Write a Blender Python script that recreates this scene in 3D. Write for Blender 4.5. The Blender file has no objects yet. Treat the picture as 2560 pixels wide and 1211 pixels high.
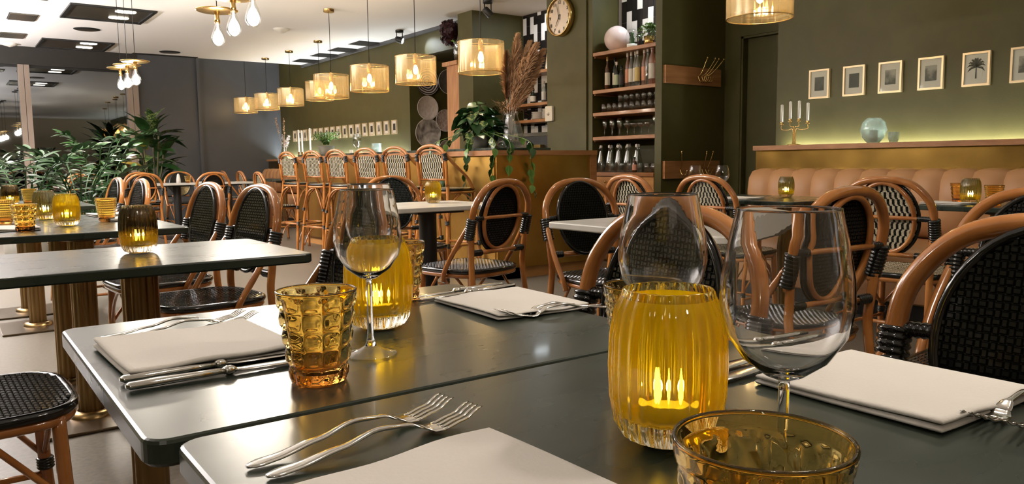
import bpy, bmesh, math, random
from mathutils import Vector, Matrix
random.seed(7)
PI = math.pi
scene = bpy.context.scene
COL = scene.collection

# ------------------------------------------------------------------ camera
F_PX, CX, CY = 1940.0, 1280.0, 605.5
def _n(v): return Vector(v).normalized()
_ax = _n((3941 - CX, 379 - CY, F_PX)); _ay = _n((-150 - CX, 422 - CY, F_PX))
_az = _ax.cross(_ay).normalized()
if _az.y > 0: _az = -_az
_ay = (_ay - _ax * _ay.dot(_ax)).normalized()
def _w(c): return Vector((_ax.dot(c), _ay.dot(c), _az.dot(c)))
_r, _u, _b = _w(Vector((1, 0, 0))), _w(Vector((0, -1, 0))), _w(Vector((0, 0, -1)))
cam_d = bpy.data.cameras.new('camera'); cam = bpy.data.objects.new('camera', cam_d); COL.objects.link(cam)
cam_d.sensor_width = 36.0; cam_d.lens = 36.0 * F_PX / 2560.0; cam_d.clip_start = 0.02; cam_d.clip_end = 100
cam.matrix_world = Matrix(((_r.x, _u.x, _b.x, 0), (_r.y, _u.y, _b.y, 0), (_r.z, _u.z, _b.z, 0.98), (0, 0, 0, 1)))
scene.camera = cam

# ------------------------------------------------------------------ world, light levels, exposure
world = bpy.data.worlds.new('night'); scene.world = world; world.use_nodes = True
world.node_tree.nodes['Background'].inputs[0].default_value = (0.05, 0.07, 0.1, 1)
world.node_tree.nodes['Background'].inputs[1].default_value = 0.06
scene.view_settings.view_transform = 'Standard'; scene.view_settings.look = 'None'
scene.view_settings.gamma = 1.0; scene.view_settings.use_curve_mapping = False
scene.view_settings.exposure = 0.5
P_PEND, P_BULB, P_CEIL, P_LED, P_CANDLE = 26.0, 40.0, 4.6, 15.0, 2.0
WARM = (1.0, 0.79, 0.54); NEUT = (1.0, 0.89, 0.76); COOL = (0.86, 0.95, 1.0)
try:
    cy = scene.cycles
    cy.max_bounces = 10; cy.transmission_bounces = 10; cy.transparent_max_bounces = 16
    cy.use_adaptive_sampling = True; cy.adaptive_threshold = 0.05
    cy.glossy_bounces = 5; cy.diffuse_bounces = 3
    cy.sample_clamp_indirect = 4.0; cy.sample_clamp_direct = 0.0
    cy.caustics_reflective = False; cy.caustics_refractive = False
    cy.blur_glossy = 0.5
    cy.use_denoising = True
except Exception: pass

def light(kind, name, loc, power, color=WARM, size=0.05, size_y=None, rot=(0, 0, 0), spot=None, blend=0.4, parent=None):
    d = bpy.data.lights.new(name, kind); d.energy = power; d.color = color
    if kind == 'AREA':
        d.size = size
        if size_y: d.shape = 'RECTANGLE'; d.size_y = size_y
    else: d.shadow_soft_size = size
    if kind == 'SPOT': d.spot_size = spot; d.spot_blend = blend
    o = bpy.data.objects.new(name, d); COL.objects.link(o); o.location = loc; o.rotation_euler = rot
    if parent: o.parent = parent
    return o
# added fill spots shining down on tables, bar front and floor; no fittings there
for (x, y) in ((0.6, 0.2), (-1.6, 1.2), (-1.6, 4.5), (2.2, 2.6), (3.1, 4.7), (0.2, 3.4)):
    light('SPOT', 'lamp_or_fill_spot', (x, y, 2.74), P_CEIL * 3.2, NEUT, 0.06, rot=(0, 0, 0), spot=1.7, blend=0.9)
for (x, y) in ((1.75, 10.2), (1.75, 13.1), (0.9, 11.3)):
    light('SPOT', 'lamp_or_fill_spot', (x, y, 2.72), P_CEIL * 2.6, NEUT, 0.06, spot=2.2, blend=0.9)

# added area lights facing up to brighten the ceiling, unseen and without fittings
light('AREA', 'ceiling_fill', (-0.9, 9.4, 2.05), 950, (1.0, 0.95, 0.95), 0.6, 8.6, rot=(PI, 0, 0))
light('AREA', 'ceiling_fill', (1.5, -2.6, 2.05), 8, NEUT, 6.0, 0.5, rot=(PI, 0, 0))
# ------------------------------------------------------------------ helpers
class MB:
    """collects geometry for ONE mesh object"""
    def __init__(s): s.v = []; s.f = []; s.m = []; s.sm = []
    def add(s, vs, fs, mi=0, smooth=False):
        o = len(s.v); s.v += [tuple(p) for p in vs]
        for f in fs: s.f.append(tuple(i + o for i in f)); s.m.append(mi); s.sm.append(smooth)
        return s
    def box(s, x0, x1, y0, y1, z0, z1, mi=0):
        v = [(x0, y0, z0), (x1, y0, z0), (x1, y1, z0), (x0, y1, z0), (x0, y0, z1), (x1, y0, z1), (x1, y1, z1), (x0, y1, z1)]
        return s.add(v, [(3, 2, 1, 0), (4, 5, 6, 7), (0, 1, 5, 4), (1, 2, 6, 5), (2, 3, 7, 6), (3, 0, 4, 7)], mi)
    def rslab(s, x0, x1, y0, y1, z0, z1, r=0.02, b=0.004, n=5, mi=0):
        """slab with rounded corners in plan and a small bevel"""
        def ring(ins, z):
            out = []
            rr = max(r - ins, 0.0005)
            for (cx, cy, a0) in ((x1 - r, y1 - r, 0), (x0 + r, y1 - r, PI / 2), (x0 + r, y0 + r, PI), (x1 - r, y0 + r, 1.5 * PI)):
                for k in range(n + 1):
                    a = a0 + PI / 2 * k / n; out.append((cx + rr * math.cos(a), cy + rr * math.sin(a), z))
            return out
        rings = [ring(b, z0), ring(0, z0 + b), ring(0, z1 - b), ring(b * 0.3, z1 - b * 0.3), ring(b, z1)]
        N = len(rings[0]); vs = [p for q in rings for p in q]; fs = []
        for k in range(len(rings) - 1):
            for i in range(N):
                j = (i + 1) % N; fs.append((k * N + i, k * N + j, (k + 1) * N + j, (k + 1) * N + i))
        fs.append(tuple(range(N - 1, -1, -1))); fs.append(tuple((len(rings) - 1) * N + i for i in range(N)))
        return s.add(vs, fs, mi)
    def tube(s, pts, r, n=8, closed=False, mi=0, caps=True, smooth=True, sub=0):
        pts = [Vector(p) for p in pts]
        if sub: pts, rr = crom(pts, sub, closed), None
        m = len(pts); R = r if callable(r) else (lambda t: r)
        vs = []; prev = None
        for i, p in enumerate(pts):
            a = pts[(i - 1) % m] if (closed or i > 0) else p
            b = pts[(i + 1) % m] if (closed or i < m - 1) else p
            t = (b - a)
            t = t.normalized() if t.length > 1e-9 else Vector((0, 0, 1))
            if prev is None:
                u = t.cross(Vector((0, 0, 1)))
                if u.length < 1e-4: u = t.cross(Vector((0, 1, 0)))
                u.normalize()
            else:
                u = prev - t * prev.dot(t)
                if u.length < 1e-6: u = t.cross(Vector((0, 1, 0)))
                u.normalize()
            prev = u; w = t.cross(u); rad = R(i / max(m - 1, 1))
            for k in range(n):
                an = 2 * PI * k / n; vs.append(p + u * (rad * math.cos(an)) + w * (rad * math.sin(an)))
        fs = []
        for i in range(m if closed else m - 1):
            i2 = (i + 1) % m
            for k in range(n):
                k2 = (k + 1) % n; fs.append((i * n + k, i * n + k2, i2 * n + k2, i2 * n + k))
        if caps and not closed:
            fs.append(tuple(range(n - 1, -1, -1))); fs.append(tuple((m - 1) * n + k for k in range(n)))
        return s.add(vs, fs, mi, smooth)
    def coil(s, p0, p1, r, turns, n=10, mi=0):
        """ridged cord binding wound round a pole"""
        p0, p1 = Vector(p0), Vector(p1); m = turns * 4 + 1
        pts = [p0.lerp(p1, i / (m - 1)) for i in range(m)]
        return s.tube(pts, lambda t: r * (0.9 + 0.14 * abs(math.sin(PI * turns * t))), n, mi=mi)
    def lathe(s, prof, n=32, mi=0, c=(0, 0, 0), mod=None, smooth=True, capb=False, capt=False, mis=None):
        """prof: list of (r, z); mod(angle, k, r, z) -> r"""
        vs = []; fs = []; off = len(s.v)
        for k, (r, z) in enumerate(prof):
            for i in range(n):
                a = 2 * PI * i / n; rr = mod(a, k, r, z) if mod else r
                vs.append((c[0] + rr * math.cos(a), c[1] + rr * math.sin(a), c[2] + z))
        o = len(s.v); s.v += vs
        for k in range(len(prof) - 1):
            for i in range(n):
                j = (i + 1) % n
                s.f.append((o + k * n + i, o + k * n + j, o + (k + 1) * n + j, o + (k + 1) * n + i))
                s.m.append(mis[k] if mis else mi); s.sm.append(smooth)
        if capb: s.f.append(tuple(o + i for i in range(n - 1, -1, -1))); s.m.append(mi); s.sm.append(False)
        if capt:
            q = o + (len(prof) - 1) * n; s.f.append(tuple(q + i for i in range(n))); s.m.append(mi); s.sm.append(False)
        return s
    def ball(s, c, r, n=12, m=8, sz=1.0, mi=0):
        prof = [(max(r * math.sin(PI * k / m), 1e-5), -r * sz * math.cos(PI * k / m)) for k in range(m + 1)]
        return s.lathe(prof, n, mi, c)
    def xf(s, M):
        s.v = [tuple(M @ Vector(p)) for p in s.v]; return s
    def mesh(s, name):
        me = bpy.data.meshes.new(name); me.from_pydata(s.v, [], s.f)
        me.polygons.foreach_set('material_index', s.m); me.polygons.foreach_set('use_smooth', s.sm)
        me.update(); return me
    def build(s, name, mats, parent=None, loc=None, rot=None):
        me = s.mesh(name)
        for m in (mats if isinstance(mats, (list, tuple)) else [mats]): me.materials.append(m)
        return obj(name, me, parent, loc, rot)

def obj(name, me, parent=None, loc=None, rot=None):
    o = bpy.data.objects.new(name, me); COL.objects.link(o)
    if parent: o.parent = parent
    if loc: o.location = loc
    if rot: o.rotation_euler = rot
    return o
def crom(pts, sub, closed=False):
    out = []; m = len(pts)
    rng = m if closed else m - 1
    for i in range(rng):
        p0 = pts[(i - 1) % m] if (closed or i > 0) else pts[i]; p1 = pts[i]; p2 = pts[(i + 1) % m]
        p3 = pts[(i + 2) % m] if (closed or i + 2 < m) else p2
        for k in range(sub):
            t = k / sub
            out.append(0.5 * ((2 * p1) + (p2 - p0) * t + (2 * p0 - 5 * p1 + 4 * p2 - p3) * t * t + (3 * p1 - p0 - 3 * p2 + p3) * t ** 3))
    if not closed: out.append(pts[-1])
    return out
def tag(o, label, cat=None, group=None):
    o['label'] = label
    if cat: o['category'] = cat
    if group: o['group'] = group
    return o
def thing(name, label, cat, loc=(0, 0, 0), rz=0.0, group=None):
    o = bpy.data.objects.new(name, None); COL.objects.link(o); o.empty_display_size = 0.05
    o.location = loc; o.rotation_euler = (0, 0, rz)
    return tag(o, label, cat, group)
def struct(name, mb, m):
    o = mb.build(name, m); o['kind'] = 'structure'; return o
def clone(root, loc, rz=None, label=None, group=None, scale=None):
    def rec(o, par):
        c = o.copy(); COL.objects.link(c); c.parent = par
        for ch in list(o.children): rec(ch, c)
        return c
    c = rec(root, None); c.location = loc
    if rz is not None: c.rotation_euler = (0, 0, rz)
    if label: c['label'] = label
    if group: c['group'] = group
    if scale: c.scale = (scale,) * 3
    return c
class Proto:
    """first use hands out the built thing itself, later uses hand out copies"""
    def __init__(s, root): s.root = root; s.used = False
    def put(s, loc, rz=0, label=None, group=None):
        if not s.used:
            s.used = True; o = s.root; o.location = loc; o.rotation_euler = (0, 0, rz)
            if label: o['label'] = label
            if group: o['group'] = group
            return o
        return clone(s.root, loc, rz, label, group)
ORD = ['first', 'second', 'third', 'fourth', 'fifth', 'sixth', 'seventh', 'eighth', 'ninth', 'tenth', 'eleventh', 'twelfth',
       'thirteenth', 'fourteenth', 'fifteenth', 'sixteenth', 'seventeenth', 'eighteenth', 'nineteenth', 'twentieth']

# ------------------------------------------------------------------ materials
def sh(name):
    m = bpy.data.materials.new(name); m.use_nodes = True; nt = m.node_tree; nt.nodes.clear()
    out = nt.nodes.new('ShaderNodeOutputMaterial'); return m, nt, out
def pbr(name, col, rough=0.5, metal=0.0, spec=0.5, coat=0.0, trans=0.0, ior=1.45, emis=None, estr=0.0, col2=None, scale=8.0,
        stretch=(1, 1, 1), bump=0.0, bscale=None, detail=4.0, lo=0.35, hi=0.7, aniso=0.0, sheen=0.0, rvar=0.0):
    m, nt, out = sh(name); p = nt.nodes.new('ShaderNodeBsdfPrincipled'); nt.links.new(p.outputs[0], out.inputs[0])
    I = p.inputs
    I['Base Color'].default_value = (*col, 1); I['Roughness'].default_value = rough; I['Metallic'].default_value = metal
    I['Specular IOR Level'].default_value = spec; I['Coat Weight'].default_value = coat; I['Coat Roughness'].default_value = 0.06
    I['Transmission Weight'].default_value = trans; I['IOR'].default_value = ior
    if aniso: I['Anisotropic'].default_value = aniso
    if sheen: I['Sheen Weight'].default_value = sheen
    if emis: I['Emission Color'].default_value = (*emis, 1); I['Emission Strength'].default_value = estr
    if col2 or bump or rvar:
        tc = nt.nodes.new('ShaderNodeTexCoord'); mp = nt.nodes.new('ShaderNodeMapping'); mp.inputs['Scale'].default_value = stretch
        nt.links.new(tc.outputs['Object'], mp.inputs[0])
        nz = nt.nodes.new('ShaderNodeTexNoise'); nz.inputs['Scale'].default_value = scale; nz.inputs['Detail'].default_value = detail
        nt.links.new(mp.outputs[0], nz.inputs[0])
        if col2:
            rp = nt.nodes.new('ShaderNodeValToRGB'); e = rp.color_ramp.elements
            e[0].position = lo; e[0].color = (*col, 1); e[1].position = hi; e[1].color = (*col2, 1)
            nt.links.new(nz.outputs[0], rp.inputs[0]); nt.links.new(rp.outputs[0], I['Base Color'])
        if rvar:
            mr = nt.nodes.new('ShaderNodeMapRange'); mr.inputs[3].default_value = max(rough - rvar, 0.02); mr.inputs[4].default_value = rough + rvar
            nt.links.new(nz.outputs[0], mr.inputs[0]); nt.links.new(mr.outputs[0], I['Roughness'])
        if bump:
            n2 = nt.nodes.new('ShaderNodeTexNoise'); n2.inputs['Scale'].default_value = bscale or scale; n2.inputs['Detail'].default_value = 3
            nt.links.new(mp.outputs[0], n2.inputs[0])
            b = nt.nodes.new('ShaderNodeBump'); b.inputs['Strength'].default_value = bump; b.inputs['Distance'].default_value = 0.01
            nt.links.new(n2.outputs[0], b.inputs['Height']); nt.links.new(b.outputs[0], I['Normal'])
    return m
def glow(name, col, s):
    m, nt, out = sh(name); e = nt.nodes.new('ShaderNodeEmission'); e.inputs[0].default_value = (*col, 1); e.inputs[1].default_value = s
    nt.links.new(e.outputs[0], out.inputs[0]); return m
def thin(name, tcol, gcol, fac, rough=0.05, tl=None, tlfac=0.0):
    """thin tinted glass or lacquer: see-through, partly mirror, optionally catching light"""
    m, nt, out = sh(name); t = nt.nodes.new('ShaderNodeBsdfTransparent'); t.inputs[0].default_value = (*tcol, 1)
    g = nt.nodes.new('ShaderNodeBsdfGlossy'); g.inputs[0].default_value = (*gcol, 1); g.inputs[1].default_value = rough
    fr = nt.nodes.new('ShaderNodeFresnel'); ge = nt.nodes.new('ShaderNodeNewGeometry')
    io = nt.nodes.new('ShaderNodeMapRange'); io.inputs[3].default_value = 1.45; io.inputs[4].default_value = 1 / 1.45   # same mirror share on both faces of a thin pane
    nt.links.new(ge.outputs['Backfacing'], io.inputs[0]); nt.links.new(io.outputs[0], fr.inputs[0])
    ad = nt.nodes.new('ShaderNodeMath'); ad.operation = 'ADD'; ad.use_clamp = True; ad.inputs[1].default_value = fac
    nt.links.new(fr.outputs[0], ad.inputs[0])
    base = t
    if tl:
        a = nt.nodes.new('ShaderNodeBsdfTranslucent'); a.inputs[0].default_value = (*tl, 1)
        d = nt.nodes.new('ShaderNodeBsdfDiffuse'); d.inputs[0].default_value = (*tl, 1)
        q = nt.nodes.new('ShaderNodeMixShader'); q.inputs[0].default_value = 0.35
        nt.links.new(a.outputs[0], q.inputs[1]); nt.links.new(d.outputs[0], q.inputs[2])
        mx = nt.nodes.new('ShaderNodeMixShader'); mx.inputs[0].default_value = tlfac
        nt.links.new(t.outputs[0], mx.inputs[1]); nt.links.new(q.outputs[0], mx.inputs[2]); base = mx
    x = nt.nodes.new('ShaderNodeMixShader'); nt.links.new(ad.outputs[0], x.inputs[0])
    nt.links.new(base.outputs[0], x.inputs[1]); nt.links.new(g.outputs[0], x.inputs[2]); nt.links.new(x.outputs[0], out.inputs[0])
    return m
M = {}
M['olive'] = pbr('olive_paint', (0.065, 0.057, 0.0135), 0.55, col2=(0.078, 0.069, 0.018), scale=5, bump=0.06, bscale=120)
M['slate'] = pbr('slate_wall_panel', (0.07, 0.073, 0.08), 0.42, col2=(0.082, 0.085, 0.093), scale=2.0)
M['ceil'] = pbr('ceiling_plaster', (0.84, 0.81, 0.78), 0.9)
M['floor'] = pbr('terrazzo_floor', (0.125, 0.108, 0.085), 0.38, col2=(0.19, 0.165, 0.132), scale=55, detail=8, rvar=0.06)
M['mull'] = pbr('window_mullion_paint', (0.32, 0.25, 0.2), 0.5)
M['black'] = pbr('black_metal', (0.012, 0.012, 0.012), 0.4)
M['darkmetal'] = pbr('dark_vent_metal', (0.16, 0.14, 0.11), 0.3, 0.8)
M['brass'] = pbr('polished_brass', (0.78, 0.52, 0.2), 0.2, 1.0)
M['brassdull'] = pbr('dull_brass', (0.22, 0.14, 0.06), 0.3, 1.0, col2=(0.32, 0.21, 0.09), scale=9, stretch=(1, 1, 0.15))
M['brasspan'] = pbr('patinated_brass_sheet', (0.52, 0.28, 0.06), 0.38, 1.0, col2=(0.68, 0.42, 0.11), scale=2.6, detail=7, bump=0.05, bscale=3.5, rvar=0.08)
M['brassdark'] = pbr('dark_brass_sheet', (0.2, 0.115, 0.03), 0.26, 1.0, col2=(0.34, 0.2, 0.05), scale=2.6, detail=7, bump=0.05, bscale=3.5, rvar=0.08)  # darker brass tone for the ledge fronts
M['beige'] = pbr('beige_plaster', (0.5, 0.42, 0.3), 0.8)
M['plate'] = pbr('brown_metal_base_plate', (0.12, 0.085, 0.05), 0.3, 0.8)
M['wood'] = pbr('oak_block_wood', (0.30, 0.125, 0.045), 0.4, col2=(0.44, 0.21, 0.085), scale=7, stretch=(0.5, 0.9, 4), coat=0.15)
M['woodpost'] = pbr('light_oak_post', (0.46, 0.22, 0.1), 0.42, col2=(0.60, 0.33, 0.17), scale=8, stretch=(3, 3, 0.45))
M['woodcab'] = pbr('oak_veneer', (0.52, 0.25, 0.08), 0.4, col2=(0.6, 0.31, 0.11), scale=6, stretch=(1, 1, 4))
M['rattan'] = pbr('lacquered_rattan', (0.31, 0.10, 0.022), 0.17, col2=(0.54, 0.225, 0.058), scale=9, coat=0.7, detail=3, lo=0.3, hi=0.75)
M['cord'] = pbr('black_plastic_weave', (0.008, 0.008, 0.007), 0.1, spec=0.8)
M['cordw'] = pbr('ivory_plastic_weave', (0.72, 0.66, 0.5), 0.3)
M['green'] = pbr('green_marble', (0.020, 0.030, 0.022), 0.28, col2=(0.062, 0.072, 0.052), scale=3.2, detail=9, lo=0.45, hi=0.85, stretch=(1, 3, 1), coat=0.08, rvar=0.05)
M['marble'] = pbr('white_marble', (0.62, 0.60, 0.55), 0.25, col2=(0.74, 0.72, 0.67), scale=4, detail=9)
M['steel'] = pbr('polished_steel', (0.72, 0.7, 0.66), 0.13, 1.0)
M['linen'] = pbr('white_linen', (0.79, 0.745, 0.69), 0.85, bump=0.12, bscale=260, sheen=0.2)
M['leather'] = pbr('tan_leather', (0.42, 0.215, 0.095), 0.45, col2=(0.46, 0.24, 0.11), scale=3, bump=0.05, bscale=90)
M['glass'] = pbr('clear_glass', (1, 1, 1), 0.0, trans=1.0, ior=1.45)
def graded_glass(name, c0, c1, z0, z1, ior=1.45, rough=0.0):
    m, nt, out = sh(name); p = nt.nodes.new('ShaderNodeBsdfPrincipled'); nt.links.new(p.outputs[0], out.inputs[0])
    p.inputs['Transmission Weight'].default_value = 1.0; p.inputs['IOR'].default_value = ior; p.inputs['Roughness'].default_value = rough
    tc = nt.nodes.new('ShaderNodeTexCoord'); sp = nt.nodes.new('ShaderNodeSeparateXYZ'); nt.links.new(tc.outputs['Object'], sp.inputs[0])
    mr = nt.nodes.new('ShaderNodeMapRange'); mr.inputs[1].default_value = z0; mr.inputs[2].default_value = z1; nt.links.new(sp.outputs['Z'], mr.inputs[0])
    mx = nt.nodes.new('ShaderNodeMix'); mx.data_type = 'RGBA'; nt.links.new(mr.outputs[0], mx.inputs[0]); mx.inputs[6].default_value = (*c0, 1); mx.inputs[7].default_value = (*c1, 1)
    nt.links.new(mx.outputs[2], p.inputs['Base Color']); return m
M['amber'] = graded_glass('amber_glass', (1.0, 0.36, 0.05), (1.0, 0.77, 0.30), 0.004, 0.03)
M['amber2'] = graded_glass('deep_amber_glass', (1.0, 0.40, 0.06), (0.95, 0.70, 0.24), 0.004, 0.03)
M['ribglass'] = graded_glass('ribbed_yellow_glass', (1.0, 0.99, 0.95), (1.0, 0.90, 0.45), 0.014, 0.03, 1.42)
M['ribglass_s'] = graded_glass('ribbed_smoky_glass', (1.0, 0.99, 0.95), (0.86, 0.78, 0.52), 0.014, 0.03, 1.42)
M['ribglass_g'] = graded_glass('ribbed_grey_glass', (1.0, 1.0, 0.98), (0.85, 0.88, 0.82), 0.014, 0.03, 1.42)
M['lin_y'] = thin('yellow_inner_glass', (1.0, 0.80, 0.06), (1, 1, 1), 0.04, 0.03, (1.0, 0.76, 0.01), 0.33)
def glow_graded_lining(name, t0, t1, g, f0, f1, z0, z1):  # yellow lower part paints the flame's glow into the lining colour
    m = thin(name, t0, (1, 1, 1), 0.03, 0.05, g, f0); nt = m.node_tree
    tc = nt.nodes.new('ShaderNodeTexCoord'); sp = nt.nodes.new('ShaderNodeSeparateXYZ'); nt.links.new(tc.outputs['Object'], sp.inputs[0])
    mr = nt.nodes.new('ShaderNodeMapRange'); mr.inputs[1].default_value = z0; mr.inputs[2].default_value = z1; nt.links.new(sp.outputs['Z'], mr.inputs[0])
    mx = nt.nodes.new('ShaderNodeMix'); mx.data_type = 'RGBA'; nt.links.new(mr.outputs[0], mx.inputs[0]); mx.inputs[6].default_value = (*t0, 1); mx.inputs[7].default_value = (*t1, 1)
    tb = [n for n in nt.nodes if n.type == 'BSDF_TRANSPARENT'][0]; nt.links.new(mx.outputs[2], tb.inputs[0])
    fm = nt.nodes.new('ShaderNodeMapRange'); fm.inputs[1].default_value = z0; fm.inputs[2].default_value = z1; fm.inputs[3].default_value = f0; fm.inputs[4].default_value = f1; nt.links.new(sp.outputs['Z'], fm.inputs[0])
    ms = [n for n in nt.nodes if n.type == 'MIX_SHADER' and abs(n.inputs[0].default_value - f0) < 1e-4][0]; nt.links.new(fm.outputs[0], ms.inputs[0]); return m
M['lin_s'] = glow_graded_lining('smoky_glass_flame_glow', (1.0, 0.74, 0.03), (0.24, 0.17, 0.075), (1.0, 0.72, 0.01), 0.40, 0.0, 0.034, 0.062)
M['lin_g'] = glow_graded_lining('grey_glass_flame_glow', (1.0, 0.78, 0.05), (0.42, 0.45, 0.40), (1.0, 0.74, 0.02), 0.40, 0.02, 0.034, 0.058)
M['thinglass'] = thin('thin_clear_glass', (0.96, 0.98, 0.97), (1, 1, 1), 0.02, 0.03)
M['shelfglass'] = thin('bar_glassware', (0.86, 0.87, 0.85), (1, 1, 1), 0.12, 0.08)
M['teal'] = thin('pale_teal_glass', (0.90, 0.98, 0.98), (0.95, 1, 1), 0.08, 0.04, (0.94, 1.0, 0.99), 0.34)
M['shade'] = thin('gold_tinted_shade', (1.0, 0.83, 0.52), (1.0, 0.86, 0.6), 0.15, 0.1, (1.0, 0.8, 0.48), 0.15)
M['shade_rim'] = pbr('gold_rim', (0.85, 0.58, 0.24), 0.25, 0.9)
M['bulb_glow'] = glow('glowing_filament', (1.0, 0.86, 0.62), 26.0)
M['bulb_soft'] = glow('glowing_lamp', (1.0, 0.80, 0.48), 14.0)
M['flame'] = glow('candle_flame', (1.0, 0.72, 0.22), 30.0)
M['spotglow'] = glow('spot_lamp', (0.9, 0.96, 1.0), 16.0)
M['downglow'] = glow('downlight_lamp', (1.0, 0.9, 0.72), 9.0)
M['led'] = glow('led_strip', (0.93, 1.0, 0.93), 6.0)
M['wax'] = pbr('white_wax', (0.86, 0.84, 0.8), 0.5)
M['footglass'] = thin('thin_glass_foot', (0.97, 0.98, 0.97), (1, 1, 1), 0.10, 0.02)
M['window'] = thin('night_window_glass', (0.30, 0.32, 0.34), (0.9, 0.95, 1.0), 0.22, 0.015)
M['night'] = pbr('night_outside', (0.006, 0.007, 0.009), 0.9)
M['header'] = pbr('dark_header', (0.03, 0.026, 0.022), 0.6)
M['framegold'] = pbr('pale_gold_frame', (0.62, 0.47, 0.28), 0.35, 0.5)
M['mat'] = pbr('cream_mat_board', (0.95, 0.88, 0.82), 0.8)
M['tile_b'] = pbr('black_glazed_tile', (0.014, 0.012, 0.012), 0.12)
M['tile_w'] = pbr('white_glazed_tile', (0.78, 0.76, 0.74), 0.15)
M['grout'] = pbr('tile_grout', (0.3, 0.27, 0.26), 0.8)
M['leaf'] = pbr('dark_green_leaf', (0.012, 0.045, 0.012), 0.3, col2=(0.03, 0.085, 0.018), scale=12)
M['leaf2'] = pbr('bright_green_leaf', (0.05, 0.13, 0.018), 0.35, col2=(0.16, 0.26, 0.05), scale=9)
M['leafvar'] = pbr('variegated_leaf', (0.02, 0.06, 0.014), 0.3, col2=(0.3, 0.34, 0.12), scale=26, lo=0.5, hi=0.62)
M['leafyel'] = pbr('yellowed_leaf', (0.5, 0.36, 0.06), 0.5)
M['stem'] = pbr('brown_green_stem', (0.09, 0.075, 0.03), 0.5)
M['pampas'] = pbr('dried_pampas', (0.40, 0.22, 0.11), 0.9, col2=(0.56, 0.34, 0.19), scale=22)
M['dried'] = pbr('pale_dried_flower', (0.6, 0.5, 0.45), 0.9)
M['burg'] = pbr('burgundy_flower', (0.03, 0.006, 0.01), 0.6)
M['pot'] = pbr('grey_pot', (0.2, 0.19, 0.16), 0.7)
M['cer'] = pbr('white_ceramic', (0.75, 0.7, 0.66), 0.3)
M['plastic'] = pbr('white_plastic', (0.72, 0.68, 0.6), 0.4)
M['dial'] = pbr('brushed_clock_dial', (0.72, 0.6, 0.48), 0.28, 0.8)
M['pink'] = pbr('pearly_pink_globe', (0.70, 0.55, 0.53), 0.25, col2=(0.8, 0.68, 0.66), scale=6)
# ------------------------------------------------------------------ the room
CZ = 2.80
struct('floor', MB().box(-3.6, 7.0, -3.6, 15.4, -0.1, 0), M['floor'])
struct('ceiling', MB().box(-3.6, 6.9, -3.6, 13.95, CZ, CZ + 0.06), M['ceil'])
struct('ceiling_upper', MB().box(-3.6, 6.2, 13.95, 15.4, 3.16, 3.22).box(-3.6, 6.2, 13.9, 13.95, CZ + 0.06, 3.22), M['ceil'])
struct('trim_1', MB().box(5.46, 5.5, 8.25, 13.95, CZ - 0.045, CZ - 0.001), M['slate'])
struct('wall_right_front', MB().box(5.5, 6.1, -3.6, 3.863, 0, CZ), M['olive'])
struct('wall_right_rear', MB().box(5.5, 6.9, 9.96, 15.2, 0, 3.16), M['olive'])
struct('wall_niche', MB().box(6.8, 6.9, 8.25, 9.96, 0, CZ).box(5.5, 6.8, 8.25, 9.96, 2.47, CZ), M['olive'])
struct('wall_column', MB().box(5.25, 6.9, 7.93, 8.25, 0, CZ), M['olive'])
struct('wall_bar_back', MB().box(6.0, 6.2, 6.51, 7.93, 0, CZ), M['olive'])
struct('wall_clock_column', MB().box(5.25, 6.2, 5.89, 6.51, 0, CZ), M['olive'])
struct('wall_shelf_recess', MB().box(5.62, 6.2, 4.96, 5.89, 0, CZ).box(5.27, 5.62, 5.82, 5.89, 0, CZ), M['olive'])
struct('wall_coat_rack', MB().box(5.25, 6.2, 4.88, 4.96, 0, CZ), M['olive'])
struct('wall_door', MB().box(6.12, 6.3, 3.863, 4.0, 0, CZ).box(6.12, 6.3, 4.7, 4.88, 0, CZ).box(6.12, 6.3, 4.0, 4.7, 2.13, CZ), M['olive'])
d1 = struct('door_1', MB().box(6.2, 6.24, 4.01, 4.69, 0.01, 2.12), M['olive'])
MB().box(6.13, 6.2, 4.68, 4.7, 0, 2.13).box(6.13, 6.2, 4.0, 4.02, 0, 2.13).box(6.13, 6.2, 4.0, 4.7, 2.11, 2.13).build('door_frame', M['olive'], d1)
struct('wall_left', MB().box(-3.7, -3.6, -3.6, 15.4, 0, 3.2), M['olive'])
struct('wall_behind', MB().box(-3.6, 6.1, -3.7, -3.6, 0, CZ), M['beige'])
# window wall at the far end
struct('wall_far', MB().box(2.92, 3.93, 15.2, 15.3, 0, 3.16).box(4.03, 5.62, 15.2, 15.3, 0, 3.16), M['slate'])
struct('trim_2', MB().box(3.93, 3.985, 15.14, 15.3, 0, 3.16).box(3.985, 4.03, 15.17, 15.3, 0, 3.16), M['slate'])
struct('wall_header', MB().box(-3.6, 2.92, 15.16, 15.34, 2.66, 3.16), M['header'])
struct('wall_sill', MB().box(-3.6, 2.92, 15.16, 15.34, 0, 0.25), M['header'])
k = 0
for (a, b) in ((2.74, 2.92), (1.13, 1.29), (-0.5, -0.34), (-2.1, -1.94)):
    k += 1; struct('trim_%d' % (k + 2), MB().box(a, a + (b - a) * .48, 15.1, 15.3, 0, 2.66).box(a + (b - a) * .52, b, 15.1, 15.3, 0, 2.66), M['mull'])
for i, (a, b) in enumerate(((1.29, 2.74), (-0.34, 1.13), (-1.94, -0.5), (-3.6, -2.1))):
    w = struct('window_%d' % (i + 1), MB().box(a, b, 15.2, 15.212, 0.25, 2.66), M['window'])
    MB().box(a, b, 15.19, 15.23, 0.25, 0.29).box(a, b, 15.19, 15.23, 2.62, 2.66).build('window_frame', M['black'], w)
struct('wall_outside', MB().box(-5, 4, 17.5, 17.6, -0.5, 4), M['night'])

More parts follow.
